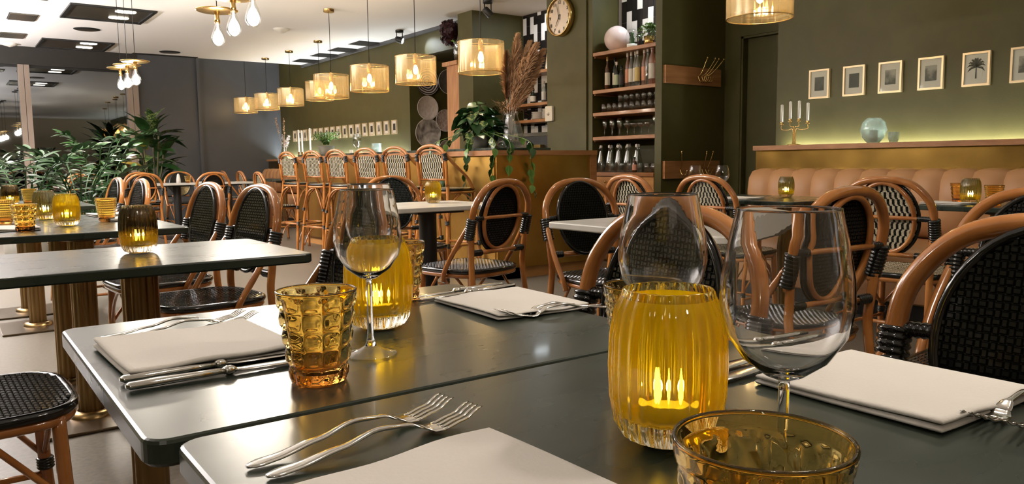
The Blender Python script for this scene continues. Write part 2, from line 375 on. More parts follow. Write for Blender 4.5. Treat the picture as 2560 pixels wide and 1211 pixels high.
# ------------------------------------------------------------------ ceiling fittings
def ceil_unit(x0, x1, y0, y1, label, lamps):
    t = thing('ceiling_cassette', label, 'ceiling unit', ((x0 + x1) / 2, (y0 + y1) / 2, CZ), 0, 'recessed ceiling cassettes')
    w, d = (x1 - x0) / 2, (y1 - y0) / 2
    MB().box(-w, w, -d, -d + .04, -.02, 0).box(-w, w, d - .04, d, -.02, 0).box(-w, -w + .04, -d + .04, d - .04, -.02, 0).box(w - .04, w, -d + .04, d - .04, -.02, 0).build('frame', M['black'], t)
    MB().box(-w + .04, w - .04, -d + .04, d - .04, -.006, -.001).build('grille', M['darkmetal'], t)
    for s in lamps:
        MB().rslab(s - .11, s + .11, -d * .52 - .07, -d * .52 + .07, -.012, -.006, .05).build('lamp', M['downglow'], t)
        MB().rslab(s - .11, s + .11, d * .42 - .07, d * .42 + .07, -.012, -.006, .05).build('lamp', M['downglow'], t)
    return t
ceil_unit(1.29, 2.19, 10.0, 10.96, 'large dark ceiling cassette nearer the table lamps, beside the black round speaker', [.15])
ceil_unit(1.28, 2.21, 12.88, 13.83, 'large dark ceiling cassette at the edge of the ceiling above the windows', [.15])
SV = ['small square slatted ceiling vent at the upper left edge of the photo', 'small square slatted ceiling vent between two others at far left', 'small square slatted ceiling vent nearest the windows at far left']
for i, y in enumerate((9.75, 11.25, 12.86)):
    t = thing('ceiling_vent', SV[i], 'vent', (.93, y, CZ), 0, 'small vents at the left of the ceiling')
    MB().box(-.15, .15, -.24, .24, -.004, 0).build('backing', M['black'], t)
    for q in range(8): MB().box(-.14, .14, -.03, .03, -.012, -.004).build('slat', M['darkmetal'], t, (0, -.203 + q * .058, 0))
for i, y in enumerate((10.97, 11.75, 12.49, 13.32)):
    t = thing('ceiling_vent', 'flat black ceiling vent along the olive wall, %s from the clock end' % ORD[i], 'vent', (5.30, y, CZ), 0, 'black vents along the wall edge of the ceiling')
    MB().box(-.17, .17, -.2, .2, -.006, 0).build('frame', M['black'], t)
    for q in range(6): MB().box(-.15, .15, -.022, .022, -.012, -.006).build('slat', M['black'], t, (0, -.15 + q * .06, 0))
for lab, x, y in (('round black ceiling speaker between the two large cassettes', 1.695, 11.8), ('round black ceiling speaker near the slot vent', 3.09, 13.43)):
    t = thing('ceiling_speaker', lab, 'speaker', (x, y, CZ), 0, 'round ceiling speakers')
    MB().lathe([(.005, -.012), (.13, -.012), (.155, -.006), (.16, 0)], 24, capb=True).build('rim', M['black'], t)
    MB().lathe([(.004, -.016), (.12, -.013)], 24, capb=True).build('grille', M['darkmetal'], t)
t = thing('slot_vent', 'long thin black slot vent at the far edge of the ceiling', 'vent', (3.12, 13.86, CZ))
MB().box(-.5, .5, -.05, .05, -.01, 0).build('frame', M['black'], t); MB().box(-.48, .48, -.008, .008, -.016, -.01).build('slat', M['black'], t)
t = thing('smoke_detector', 'white smoke detector on the ceiling above the pendant lamps', 'smoke detector', (3.82, 10.4, CZ))
MB().lathe([(.004, -.05), (.05, -.048), (.07, -.03), (.1, -.02), (.11, 0)], 24, capb=True).build('housing', M['plastic'], t)
MB().lathe([(.02, -.062), (.045, -.05)], 16, capb=True).build('sensor', M['cer'], t)
t = thing('smoke_detector', 'small white detector on the ceiling beside the windows at far left', 'smoke detector', (.95, 13.75, CZ))
MB().lathe([(.004, -.05), (.07, -.03), (.1, -.02), (.11, 0)], 20, capb=True).build('housing', M['plastic'], t)
def spot_lamp(x, y, label, tgt):
    t = thing('ceiling_spotlight', label, 'spotlight', (x, y, CZ), 0, 'black ceiling spotlights')
    MB().lathe([(.055, -.03), (.055, 0)], 20, capb=True).build('base', M['black'], t)
    MB().tube([(-.045, 0, -.03), (-.045, 0, -.13)], .007, 6).tube([(.045, 0, -.03), (.045, 0, -.13)], .007, 6).build('bracket', M['black'], t)
    dirv = (Vector(tgt) - Vector((x, y, CZ - .13))).normalized()
    q = Vector((0, 0, -1)).rotation_difference(dirv).to_matrix().to_4x4()
    MB().lathe([(.03, .06), (.04, .04), (.042, -.05)], 16, capb=True).xf(Matrix.Translation((0, 0, -.13)) @ q).build('head', M['black'], t)
    MB().lathe([(.003, -.045), (.038, -.045)], 16, capb=True).xf(Matrix.Translation((0, 0, -.13)) @ q).build('lamp', M['spotglow'], t)
    e = Vector((0, 0, -1)).rotation_difference(dirv).to_euler()
    light('SPOT', 'spot_beam', Vector((x, y, CZ - .13)) + dirv * .055, 8, COOL, .02, rot=e, spot=.9, blend=.5)
spot_lamp(5.2, 9.66, 'black ceiling spotlight lighting the wall above the plates', (5.6, 9.2, 2.45))
spot_lamp(5.1, 7.38, 'black ceiling spotlight in front of the dark column by the tiles', (5.8, 7.2, 2.0))

# ------------------------------------------------------------------ gold drum pendants
def make_pendant():
    t = thing('pendant_lamp', 'x', 'pendant lamp')
    h, R = .27, .205
    rnd = [random.uniform(-1, 1) for _ in range(96)]
    def mod(a, k, r, z):
        i = int(round(a / (2 * PI) * 96)) % 96
        return r + .0035 * math.sin(a * 9) + .0022 * rnd[i]
    MB().lathe([(R, 0), (R * 1.0, h * .5), (R, h)], 96, mod=mod).build('shade', M['shade'], t)
    MB().tube([(R * math.cos(a), R * math.sin(a), .002) for a in [2 * PI * i / 48 for i in range(48)]], .0045, 6, True).build('bottom_rim', M['shade_rim'], t)
    MB().tube([(R * math.cos(a), R * math.sin(a), h) for a in [2 * PI * i / 48 for i in range(48)]], .003, 6, True).build('top_rim', M['shade_rim'], t)
    MB().lathe([(.14, .035), (.155, .03), (.17, .035)], 40).build('inner_ring', M['shade'], t)
    sp = MB()
    for a in (0, 2 * PI / 3, 4 * PI / 3): sp.tube([(0, 0, h - .005), (R * math.cos(a), R * math.sin(a), h - .005)], .003, 5)
    sp.build('spider_frame', M['shade_rim'], t)
    MB().lathe([(.02, h - .085), (.024, h - .06), (.024, h + .01), (.008, h + .035)], 16, capb=True).build('socket', M['brass'], t)
    MB().lathe([(.003, h - .175), (.018, h - .165), (.026, h - .14), (.022, h - .11), (.012, h - .085)], 14).build('bulb', M['bulb_soft'], t)
    return t
PEND = [((3.94, 5.82, 1.775), 'gold drum pendant lamp beside the dried pampas grass', CZ), ((3.93, 6.98, 1.78), 'gold drum pendant lamp in front of the round wall plates', CZ),
        ((3.82, 7.80, 1.765), 'gold drum pendant lamp third from the pampas grass over the bar', CZ), ((3.81, 8.80, 1.765), 'gold drum pendant lamp overlapping another one behind it', CZ),
        ((4.62, 11.1, 1.93), 'gold drum pendant lamp half hidden behind a nearer one', CZ), ((4.63, 12.31, 1.93), 'gold drum pendant lamp third from the far end of its row', CZ),
        ((4.60, 13.35, 1.925), 'gold drum pendant lamp second from the far end of its row', CZ), ((4.62, 14.55, 1.94), 'smallest, farthest gold drum pendant lamp before the slate wall', 3.16),
        ((4.27, 3.14, 1.875), 'gold drum pendant lamp cut by the top edge near the door', CZ)]
pp = Proto(make_pendant())
for i, (p, lab, top) in enumerate(PEND):
    o = pp.put(p, i * .7, lab, 'gold drum pendants')
    L = top - p[2]
    MB().tube([(0, 0, .3), (0, 0, L)], .0035, 6).build('cord', M['black'], o)
    MB().lathe([(.062, L - .028), (.062, L)], 24, capb=True).build('ceiling_rose', M['brass'], o)
    light('POINT', 'pendant_light', (p[0], p[1], p[2] + .125), P_PEND, WARM, .03)

# ------------------------------------------------------------------ brass disc lamps with big clear bulbs
def make_disc():
    t = thing('disc_lamp', 'x', 'pendant lamp')
    MB().lathe([(.02, .148), (.115, .15), (.13, .156), (.1315, .16), (.129, .162), (.02, .154)], 40).build('brass_disc', M['brass'], t)
    MB().lathe([(.0165, .075), (.0175, .1), (.014, .12), (.02, .15), (.008, .175)], 20, capb=True).build('socket', M['brass'], t)
    MB().lathe([(.002, -.07), (.022, -.066), (.04, -.04), (.043, -.015), (.03, .03), (.017, .06), (.0165, .078)], 24).build('bulb', M['thinglass'], t)
    MB().lathe([(.002, -.062), (.02, -.05), (.026, -.02), (.017, .015), (.006, .045), (.005, .072)], 16).build('filament', M['bulb_glow'], t)
    return t
DISC = [((1.503, 5.235, 1.815), 'brass disc lamp with clear bulb, lowest of the big near cluster'), ((1.463, 4.764, 1.81), 'brass disc lamp with clear bulb, middle of the big near cluster'),
        ((1.423, 4.293, 1.795), 'brass disc lamp with clear bulb, largest and highest of the near cluster'), ((1.605, 9.152, 1.855), 'brass disc lamp with clear bulb, lowest of the small far cluster'),
        ((1.583, 8.666, 1.835), 'brass disc lamp with clear bulb, middle of the small far cluster'), ((1.566, 8.179, 1.82), 'brass disc lamp with clear bulb, highest of the small far cluster')]
pd = Proto(make_disc())
for i, (p, lab) in enumerate(DISC):
    o = pd.put(p, i * 1.1, lab, 'near brass disc lamps' if i < 3 else 'far brass disc lamps')
    L = CZ - p[2]
    MB().tube([(0, 0, .17), (0, 0, L)], .003, 6).build('cord', M['black'], o)
    MB().lathe([(.06, L - .022), (.06, L)], 24, capb=True).build('ceiling_rose', M['black'], o)
    light('POINT', 'bulb_or_fill_light', (p[0], p[1], p[2] - .015), P_BULB, NEUT, .05)
# first pair carries the disc lamp row on overhead; second pair is added fill
for p in ((1.38, .35, 1.8), (1.42, .75, 1.8)): light('POINT', 'bulb_or_fill_light', p, P_BULB * .25, NEUT, .05)
for p in ((-1.3, 2.2, 1.9), (-1.4, -1.0, 1.9)): light('POINT', 'bulb_or_fill_light', p, P_BULB * .3, NEUT, .05)

# ------------------------------------------------------------------ bar counter
BX, BY0, BY1, BZ = 3.65, 5.2, 9.55, 1.09
bar = thing('bar_counter', 'long brass clad bar counter with wooden edging behind the row of stools', 'bar counter', (0, 0, 0))
MB().box(BX + .02, 4.73, BY0 + .02, BY0 + .5, .14, BZ - .05).box(BX + .02, BX + .35, BY0 + .02, BY1 - .02, .14, BZ - .05).build('carcass', M['woodcab'], bar)
MB().box(BX + .06, 4.69, BY0 + .05, BY0 + .45, 0, .14).box(BX + .06, BX + .3, BY0 + .05, BY1 - .05, 0, .14).build('plinth', M['woodcab'], bar)
MB().box(BX + .01, 4.68, BY0, BY0 + .02, .1, BZ - .05).build('end_panel', M['brasspan'], bar)
for i in range(4):
    y0 = BY0 + .02 + i * (BY1 - BY0 - .02) / 4
    MB().box(BX, BX + .02, y0 + .003, y0 + (BY1 - BY0 - .02) / 4 - .003, .1, BZ - .05).build('front_panel', M['brasspan'], bar)
MB().box(BX - .03, BX + .62, BY0 - .02, BY1 + .02, BZ - .05, BZ - .008).box(BX + .62, 4.75, BY0 - .02, BY0 + .55, BZ - .05, BZ - .008).build('wood_edge', M['wood'], bar)
MB().box(4.68, 4.75, BY0 - .012, BY0 + .5, 0, BZ - .05).build('end_post', M['wood'], bar)
MB().rslab(BX + .0, BX + .6, BY0 + .02, BY1, BZ - .008, BZ + .014, .01, .003).build('counter_top', M['green'], bar)
tag(bar.children[2], 'shiny patinated brass end panel facing the tables')

# ------------------------------------------------------------------ back-bar column of wood with vase of dark flowers
wp = thing('wood_post', 'tall light oak post with a cap beside the dark column', 'wooden post', (5.36, 8.36, 0))
MB().box(-.09, .12, -.1, .2, 0, 2.2).build('post', M['woodpost'], wp); MB().box(-.13, .13, -.1, .25, 2.2, 2.25).build('cap', M['woodpost'], wp)
v = thing('flower_vase', 'clear glass vase of burgundy hydrangeas on the oak post', 'vase', (5.33, 8.38, 2.25))
MB().lathe([(.003, .004), (.045, .004), (.06, .1), (.05, .2), (.065, .24), (.061, .24), (.046, .2), (.056, .1), (.042, .012), (.003, .012)], 20).build('glass', M['shelfglass'], v)
fl = MB()
for q in range(220):
    a, b = random.uniform(0, 2 * PI), math.acos(random.uniform(-1, 1)); c = Vector((-.06, .09, .40)) if q % 3 else Vector((-.02, .16, .33))
    p = c + Vector((math.sin(b) * math.cos(a), math.sin(b) * math.sin(a), math.cos(b))) * .115
    u = Vector((random.uniform(-1, 1), random.uniform(-1, 1), random.uniform(-1, 1))).normalized() * .028; w = u.cross(p - c).normalized() * .028
    fl.add([p - u, p + w, p + u, p - w], [(0, 1, 2, 3)])
fl.ball((-.06, .09, .40), .1).ball((-.02, .16, .33), .1)
o = fl.build('flower_head', M['burg'], v)
st = MB()
for a in range(3): st.tube([(0, 0, .02), (.01 * a - .02, .03, .2), (-.06 + .03 * a, .09, .36)], .004, 5)
st.build('stem', M['stem'], v)
lf = MB()
for a in (0.4, 2.2, -1.2): lf.add([(0, 0, .22), (.05 * math.cos(a) - .02, .05 * math.sin(a), .27), (.1 * math.cos(a), .1 * math.sin(a), .26), (.05 * math.cos(a) + .02, .05 * math.sin(a), .24)], [(0, 1, 2, 3)])
lf.build('leaf', M['leaf2'], v)

# ------------------------------------------------------------------ decorative plates on the niche wall
def wall_plate(x, z, r, label, style):
    t = thing('wall_plate', label, 'plate', (x, 9.958, z), PI / 2, 'plates hung on the niche wall')
    mrot = Matrix.Rotation(-PI / 2, 4, 'Y')
    m_, nt, out = sh('plate_glaze'); p = nt.nodes.new('ShaderNodeBsdfPrincipled'); nt.links.new(p.outputs[0], out.inputs[0]); p.inputs['Roughness'].default_value = .35
    tc = nt.nodes.new('ShaderNodeTexCoord'); nz = nt.nodes.new('ShaderNodeTexNoise'); rp = nt.nodes.new('ShaderNodeValToRGB')
    wv = nt.nodes.new('ShaderNodeTexWave'); wv.wave_type = 'RINGS'; wv.rings_direction = 'X'; wv.inputs['Scale'].default_value = style[2]; wv.inputs['Distortion'].default_value = style[3]
    nz.inputs['Scale'].default_value = style[2]; nz.inputs['Detail'].default_value = 5; nz.inputs['Distortion'].default_value = 1.6
    nt.links.new(tc.outputs['Object'], wv.inputs[0]); nt.links.new(tc.outputs['Object'], nz.inputs[0]); nt.links.new((wv.outputs[1] if style[3] == 3 else nz.outputs[0]), rp.inputs[0])
    e = rp.color_ramp.elements; e[0].position = .35; e[0].color = (*style[0], 1); e[1].position = .62; e[1].color = (*style[1], 1)
    nt.links.new(rp.outputs[0], p.inputs[0])
    MB().lathe([(.001, .012), (r * .55, .014), (r * .93, .034), (r, .04), (r * .98, .03), (r * .5, .002), (.001, .002)], 40).xf(mrot).build('dish', m_, t)
    MB().tube([(-.038, r * math.cos(a), r * math.sin(a)) for a in [2 * PI * i / 40 for i in range(40)]], .004, 6, True).build('rim', M['cer'] if style[4] else M['black'], t)
wall_plate(5.783, 2.16, .195, 'white and black fringed plate half hidden by a pendant lamp', ((.02, .015, .02), (.7, .62, .6), 9, 3, 0))
wall_plate(5.775, 1.785, .172, 'round pinkish white plate above the swirled plate', ((.62, .52, .48), (.75, .66, .62), 12, 2, 1))
wall_plate(5.772, 1.423, .208, 'large plate with grey and white swirl, lowest on the niche wall', ((.16, .13, .12), (.74, .69, .66), 4.5, 7, 1))
wall_plate(6.07, 1.609, .16, 'white plate with pink scribbled rim beside the oak post', ((.45, .3, .28), (.72, .62, .58), 14, 5, 1))
wall_plate(6.14, 2.178, .178, 'dark grey plate partly hidden by the oak post', ((.12, .11, .1), (.2, .18, .16), 4, 2, 1))
wall_plate(6.08, 1.20, .12, 'small pale plate just above the bar by the oak post', ((.5, .4, .36), (.66, .56, .5), 6, 2, 1))

# ------------------------------------------------------------------ tiled walls: every tile is a piece
def tile_wall(name, label, x, y0, y1, z0, z1, phase):
    t = thing(name, label, 'tile panel', (x, 0, 0))
    MB().box(-.004, .0, y0, y1, z0, z1).build('grout', M['grout'], t)
    tw, th, g = .072, .205, .003
    me = {}
    for kk, mm in (('b', 'tile_b'), ('w', 'tile_w')):
        b = MB().box(-.012, -.004, 0, tw - g, 0, th - g); q = b.mesh('tile'); q.materials.append(M[mm]); me[kk] = q
    c = 0; y = y0
    while y + tw <= y1 + .002:
        tri = abs(((c + phase) % 6) - 3)
        off = (tri % 2) * th / 2; r = 0; z = z0 - (th / 2 if tri % 2 else 0)
        while z < z1 - .01:
            lev = 2 * int(round((z - z0 + th) / th * 1.0)) + (1 if tri % 2 else 0)
            white = ((lev + tri) // 2) % 3 == 0
            if z >= z0 - .001 and z + th <= z1 + .002: obj('tile', me['w' if white else 'b'], t, (0, y, z))
            else:
                a, b2 = max(z, z0), min(z + th, z1)
                if b2 - a > .02: MB().box(-.012, -.004, 0, tw - g, 0, b2 - a - g).build('tile', M['tile_w' if white else 'tile_b'], t, (0, y, a))
            z += th
        y += tw; c += 1
    return t
tile_wall('wall_tiles', 'black and white tiles behind the pampas grass and bar shelves', 6.0, 6.53, 7.91, 1.12, CZ, 1)
tile_wall('wall_tiles', 'black and white tiles above the shelves with the pink globe', 5.62, 4.97, 5.81, 2.05, CZ, 2)
light('AREA', 'tile_light', (5.5, 5.2, 2.78), 7, COOL, .25, .08)
light('AREA', 'tile_light', (5.85, 7.2, 2.78), 7, COOL, .5, .1)
# ------------------------------------------------------------------ shelf units
def shelf(x0, x1, y0, y1, ztop, label, group):
    t = thing('wall_shelf', label, 'shelf', ((x0 + x1) / 2, (y0 + y1) / 2, ztop), 0, group)
    a, b = (x1 - x0) / 2, (y1 - y0) / 2
    MB().rslab(-a, a, -b, b, -.035, 0, .004, .003).build('board', M['wood'], t)
    MB().box(-a + .02, a, -b, -b + .015, -.05, -.035).box(-a + .02, a, b - .015, b, -.05, -.035).build('cleat', M['wood'], t)
SZ = [2.047, 1.682, 1.462, 1.225]
for i, z in enumerate(SZ): shelf(5.27, 5.605, 4.965, 5.815, z, 'oak shelf in the recess beside the clock, %s from the top' % ORD[i], 'oak shelves in the recess')
for i, z in enumerate((2.06, 1.685, 1.49)): shelf(5.74, 5.985, 6.515, 7.925, z, 'oak shelf behind the bar, %s from the top' % ORD[i], 'oak shelves behind the bar')
cb = thing('drawer_cabinet', 'oak drawer cabinet under the shelf recess', 'cabinet', (5.44, 5.39, 0))
MB().box(-.17, .165, -.425, .425, 0, .84).build('body', M['woodcab'], cb); MB().box(-.2, .165, -.425, .425, .84, .876).build('top', M['wood'], cb)
for j in range(4):
    for s in (0, 1):
        d = MB().box(-.19, -.17, -.42 + s * .422, -.004 + s * .422, .02 + j * .205, .218 + j * .205).build('drawer', M['woodcab'], cb)
        MB().ball((-.2, -.21 + s * .422, .17 + j * .205), .012, 8, 6).build('knob', M['brass'], d)

# ------------------------------------------------------------------ bottles and glassware
def bottle_mesh(h, r, shoulder=.62, neck=.28):
    return [(.002, .003), (r * .9, .001), (r, .008), (r, h * shoulder), (r * .85, h * (shoulder + .06)), (r * neck * 1.15, h * (shoulder + .17)), (r * neck, h * (shoulder + .22)), (r * neck, h * .97), (r * neck * 1.15, h * .975), (r * neck * 1.15, h)]
BM = {}
def bottle(loc, h, r, gm, capm, labm, label, group, shoulder=.62, neck=.3):
    t = thing('bottle', label, 'bottle', loc, random.uniform(0, 6), group)
    r *= .72; neck *= 1.25
    MB().lathe(bottle_mesh(h, r, shoulder, neck), 18).build('glass', gm, t)
    MB().lathe([(r * neck * 1.25, h * .9), (r * neck * 1.3, h * 1.03), (.001, h * 1.035)], 14).build('cap', capm, t)
    if labm: MB().lathe([(r * 1.012, h * .15), (r * 1.012, h * shoulder * .86)], 18).build('paper_label', labm, t)
    return t
gl = {}
gl['clear'] = thin('clear_bottle_glass', (0.8, 0.82, 0.8), (1, 1, 1), .1, .06, (.8, .8, .76), .12)
gl['dark'] = pbr('dark_bottle_glass', (0.015, 0.02, 0.012), .08, spec=.7)
gl['brown'] = pbr('brown_bottle_glass', (0.08, 0.03, 0.012), .08, spec=.7)
gl['blue'] = thin('blue_bottle_glass', (0.25, 0.6, 0.75), (1, 1, 1), .12, .06, (.1, .5, .7), .4)
gl['rose'] = thin('rose_bottle_glass', (0.85, 0.55, 0.42), (1, 1, 1), .1, .06, (.9, .5, .38), .4)
gl['viol'] = thin('violet_bottle_glass', (0.4, 0.35, 0.7), (1, 1, 1), .12, .06, (.3, .25, .6), .4)
lb = {'w': pbr('white_label', (.7, .66, .58), .7), 'y': pbr('yellow_label', (.65, .5, .2), .7), 'o': pbr('salmon_label', (.7, .33, .22), .7), 'g': pbr('green_label', (.5, .58, .4), .7), 'k': pbr('dark_label', (.05, .04, .04), .6)}
cp = {'w': pbr('pale_cap', (.68, .58, .5), .5), 'g': pbr('gold_foil_cap', (.5, .35, .15), .35, .7), 'k': M['black'], 'o': pbr('orange_cap', (.7, .25, .1), .5)}
BOT = [(5.73, .17, .03, 'dark', 'k', 'y', 'short dark bottle with yellow label at the left end'), (5.682, .31, .036, 'brown', 'g', 'w', 'brown bottle with gold foil neck and ring label'),
       (5.62, .30, .036, 'dark', 'k', 'w', 'dark tall bottle with wide white label'), (5.555, .25, .036, 'dark', 'w', 'g', 'dark bottle with pale green label'),
       (5.49, .21, .036, 'dark', 'k', 'k', 'plain short dark bottle'), (5.445, .33, .034, 'rose', 'w', 'o', 'clear bottle with salmon label, leftmost of the tall clear ones'),
       (5.385, .33, .036, 'clear', 'w', 'w', 'clear bottle with white label and pale cap'), (5.33, .335, .032, 'clear', 'w', 'w', 'slim clear bottle with pale cap beside the white label one'),
       (5.275, .33, .034, 'clear', 'w', 'y', 'clear bottle with pale yellow label'), (5.22, .335, .037, 'rose', 'w', 'o', 'pink tinted bottle with salmon label'),
       (5.155, .34, .036, 'clear', 'w', None, 'clear unlabelled bottle with pale cap'), (5.085, .36, .045, 'rose', 'w', 'w', 'broad tallest bottle with pale cap'), (5.01, .33, .036, 'rose', 'w', 'o', 'pinkish bottle at the right end')]
for (y, h, r, g, c, l, lab) in BOT:
    bottle((5.36 + random.uniform(-.02, .03), y, SZ[1]), h, r, gl[g], cp[c], lb[l] if l else None, lab + ', second shelf beside the clock', 'bottles on the second shelf of the recess')
# frames and candle on the top bar shelf, bottles below, crockery below that
BB = [(7.5, .17, .05, 'dark', 'k', 'w', 'short dark bottle with white label'), (7.34, .25, .04, 'clear', 'w', 'w', 'clear bottle with triangular white label'), (7.22, .30, .042, 'blue', 'k', 'w', 'pale blue bottle with white label'),
      (7.08, .30, .05, 'viol', 'w', 'k', 'violet tinted bottle'), (6.95, .34, .04, 'clear', 'k', 'w', 'tall clear bottle with low white label'), (6.82, .33, .045, 'dark', 'o', 'k', 'dark bottle with orange cap'), (6.68, .30, .04, 'dark', 'k', None, 'plain dark bottle next to the clock column')]
for (y, h, r, g, c, l, lab) in BB:
    bottle((5.84 + random.uniform(-.03, .03), y, 1.685), h, r, gl[g], cp[c], lb[l] if l else None, lab + ' on the middle shelf behind the bar', 'bottles on the shelf behind the bar')
def small_frame(y, label, tilt):
    t = thing('photo_frame', label, 'picture frame', (5.88, y, 2.06), 0, 'photo frames on the bar shelf'); w, h = .075, .24
    r = Matrix.Rotation(tilt, 4, 'Y')
    MB().box(-.008, .008, -w, -w + .014, 0, h).box(-.008, .008, w - .014, w, 0, h).box(-.008, .008, -w + .014, w - .014, 0, .014).box(-.008, .008, -w + .014, w - .014, h - .014, h).xf(r).build('frame', M['framegold'], t)
    MB().box(-.003, .006, -w + .014, w - .014, .014, h - .014).xf(r).build('mat_board', M['mat'], t)
    MB().box(-.005, -.003, -w + .035, w - .035, .05, h - .04).xf(r).build('print', PRN[0], t)
def print_mat(i, c0, c1, sc):
    m_, nt, out = sh('landscape_print'); p = nt.nodes.new('ShaderNodeBsdfPrincipled'); nt.links.new(p.outputs[0], out.inputs[0]); p.inputs['Roughness'].default_value = .5
    tc = nt.nodes.new('ShaderNodeTexCoord'); sp = nt.nodes.new('ShaderNodeSeparateXYZ'); nz = nt.nodes.new('ShaderNodeTexNoise'); nz.inputs['Scale'].default_value = sc; nz.inputs['Detail'].default_value = 8
    mp = nt.nodes.new('ShaderNodeMapping'); mp.inputs['Location'].default_value = (i * 3.7, i * 1.3, 0); nt.links.new(tc.outputs['Object'], mp.inputs[0]); nt.links.new(mp.outputs[0], nz.inputs[0])
    nt.links.new(tc.outputs['Object'], sp.inputs[0])
    a = nt.nodes.new('ShaderNodeMath'); a.operation = 'MULTIPLY_ADD'; a.inputs[1].default_value = 4.2; a.inputs[2].default_value = 0.0; nt.links.new(sp.outputs['Z'], a.inputs[0])
    b = nt.nodes.new('ShaderNodeMath'); b.operation = 'ADD'; nt.links.new(a.outputs[0], b.inputs[0]); nt.links.new(nz.outputs[0], b.inputs[1])
    rp = nt.nodes.new('ShaderNodeValToRGB'); e = rp.color_ramp.elements; e[0].position = .38; e[0].color = (*c0, 1); e[1].position = .68; e[1].color = (*c1, 1)
    nt.links.new(b.outputs[0], rp.inputs[0]); nt.links.new(rp.outputs[0], p.inputs[0]); return m_
PRN = [print_mat(0, (.03, .028, .025), (.09, .085, .075), 14), print_mat(1, (.02, .02, .02), (.035, .032, .03), 10), print_mat(2, (.05, .05, .04), (.5, .45, .4), 16), print_mat(3, (.06, .055, .05), (.42, .38, .34), 18), print_mat(4, (.1, .09, .08), (.55, .48, .42), 22)]
small_frame(7.25, 'small gold photo frame left of another on the top bar shelf', .16); small_frame(7.02, 'small gold photo frame between frame and candle on the top bar shelf', .16)
t = thing('pillar_candle', 'fat white pillar candle at the end of the top bar shelf', 'candle', (5.86, 6.78, 2.06))
MB().lathe([(.06, 0), (.062, .17), (.05, .18), (.002, .172)], 20, capb=True).build('wax', M['wax'], t); MB().tube([(0, 0, .17), (0, 0, .19)], .003, 5).build('wick', M['black'], t)
for q in range(2):
    y = (7.42, 7.22)[q]
    for j in range(9 if q else 7):
        t = thing('saucer', 'white saucer, %s from the bottom of the %s stack behind the bar' % (ORD[j], ('left', 'right')[q]), 'plate', (5.85, y, 1.49 + j * .013), 0, 'saucers stacked behind the bar')
        MB().lathe([(.002, .003), (.05, .0), (.085, .01), (.088, .013), (.05, .006), (.002, .007)], 22).build('dish', M['cer'], t)
for q in range(3):
    y = 6.98 - q * .13
    for j in range(2):
        t = thing('bowl', 'white tea bowl, %s in the %s stack from the clock column' % (('lower', 'upper')[j], ORD[2 - q]), 'bowl', (5.84, y, 1.49 + j * .062), 0, 'stacked bowls behind the bar')
        MB().lathe([(.002, .004), (.03, .0), (.035, .01), (.055, .05), (.062, .085), (.059, .085), (.05, .05), (.03, .014), (.002, .012)], 20).build('dish', M['cer'], t)
cm = thing('coffee_machine', 'dark coffee machine with a steel side panel behind the bar', 'coffee machine', (5.72, 7.1, .92))
MB().rslab(-.2, .2, -.55, .5, 0, .36, .02, .008).build('body', M['black'], cm); MB().rslab(-.215, -.2, .12, .45, .05, .33, .004, .002).build('side_panel', M['steel'], cm)
MB().box(-.26, -.2, -.2, 0, .2, .26).build('group_head', M['brass'], cm); MB().tube([(-.24, -.1, .2), (-.3, -.1, .19), (-.36, -.1, .17)], .012, 8).build('portafilter_handle', M['black'], cm)
MB().tube([(-.21, .05, .3), (-.25, .05, .28), (-.25, .05, .12)], .006, 6).build('steam_wand', M['steel'], cm); MB().box(-.2, .2, -.55, .5, .36, .4).build('cup_rail', M['steel'], cm)
tb = thing('back_bar_counter', 'dark counter below the bar shelves', 'counter', (5.72, 7.22, 0)); MB().box(-.25, .26, -.7, .7, 0, .88).build('body', M['black'], tb); MB().box(-.27, .27, -.7, .7, .88, .92).build('top', M['green'], tb)
# glassware on the lower recess shelves
def glassware(name, prof, mats, n=14):
    t = thing(name, 'x', 'glass'); MB().lathe(prof, n).build('bowl', mats, t); return t
tum = [(.002, .004), (.03, .001), (.036, .085), (.034, .085), (.028, .01), (.002, .01)]
flu = [(.03, .001), (.03, .004), (.004, .008), (.004, .07), (.022, .09), (.024, .14), (.019, .175), (.018, .175), (.022, .14), (.02, .092), (.002, .08)]
ball = [(.035, .001), (.035, .004), (.004, .008), (.004, .07), (.03, .09), (.044, .12), (.042, .15), (.034, .18), (.033, .18), (.04, .15), (.042, .12), (.028, .093), (.002, .08)]
coup = [(.03, .001), (.03, .004), (.004, .008), (.004, .075), (.03, .09), (.044, .115), (.042, .116), (.028, .094), (.002, .084)]
car = [(.002, .004), (.045, .001), (.048, .01), (.035, .12), (.018, .2), (.014, .235), (.017, .24), (.015, .24), (.012, .235), (.016, .2), (.033, .12), (.045, .014), (.002, .012)]
G = {k: Proto(glassware(n, p, M['shelfglass'])) for k, (n, p) in {'tum': ('tumbler_glass', tum), 'flu': ('flute_glass', flu), 'ball': ('balloon_glass', ball), 'coup': ('coupe_glass', coup)}.items()}
n_ = 0
for row in range(2):
    for i in range(10):
        y = 5.72 - i * .078; x = 5.34 + row * .11
        if i in (0, 1, 2) and row == 1: continue
        G['tum'].put((x, y, SZ[2] + .0), i, 'clear tumbler, %s from the left in the %s row of the third shelf' % (ORD[i], ('front', 'back')[row]), 'tumblers on the third recess shelf')
        if i >= 3: G['tum'].put((x, y, SZ[2] + .088), i + 1, 'clear tumbler stacked on the %s one from the left, %s row of the third shelf' % (ORD[i], ('front', 'back')[row]), 'tumblers on the third recess shelf')
for i in range(6): G['flu'].put((5.35 + (i % 2) * .06, 5.73 - i * .052, SZ[3]), i, 'narrow flute glass, %s from the left on the fourth shelf' % ORD[i], 'flutes on the fourth recess shelf')
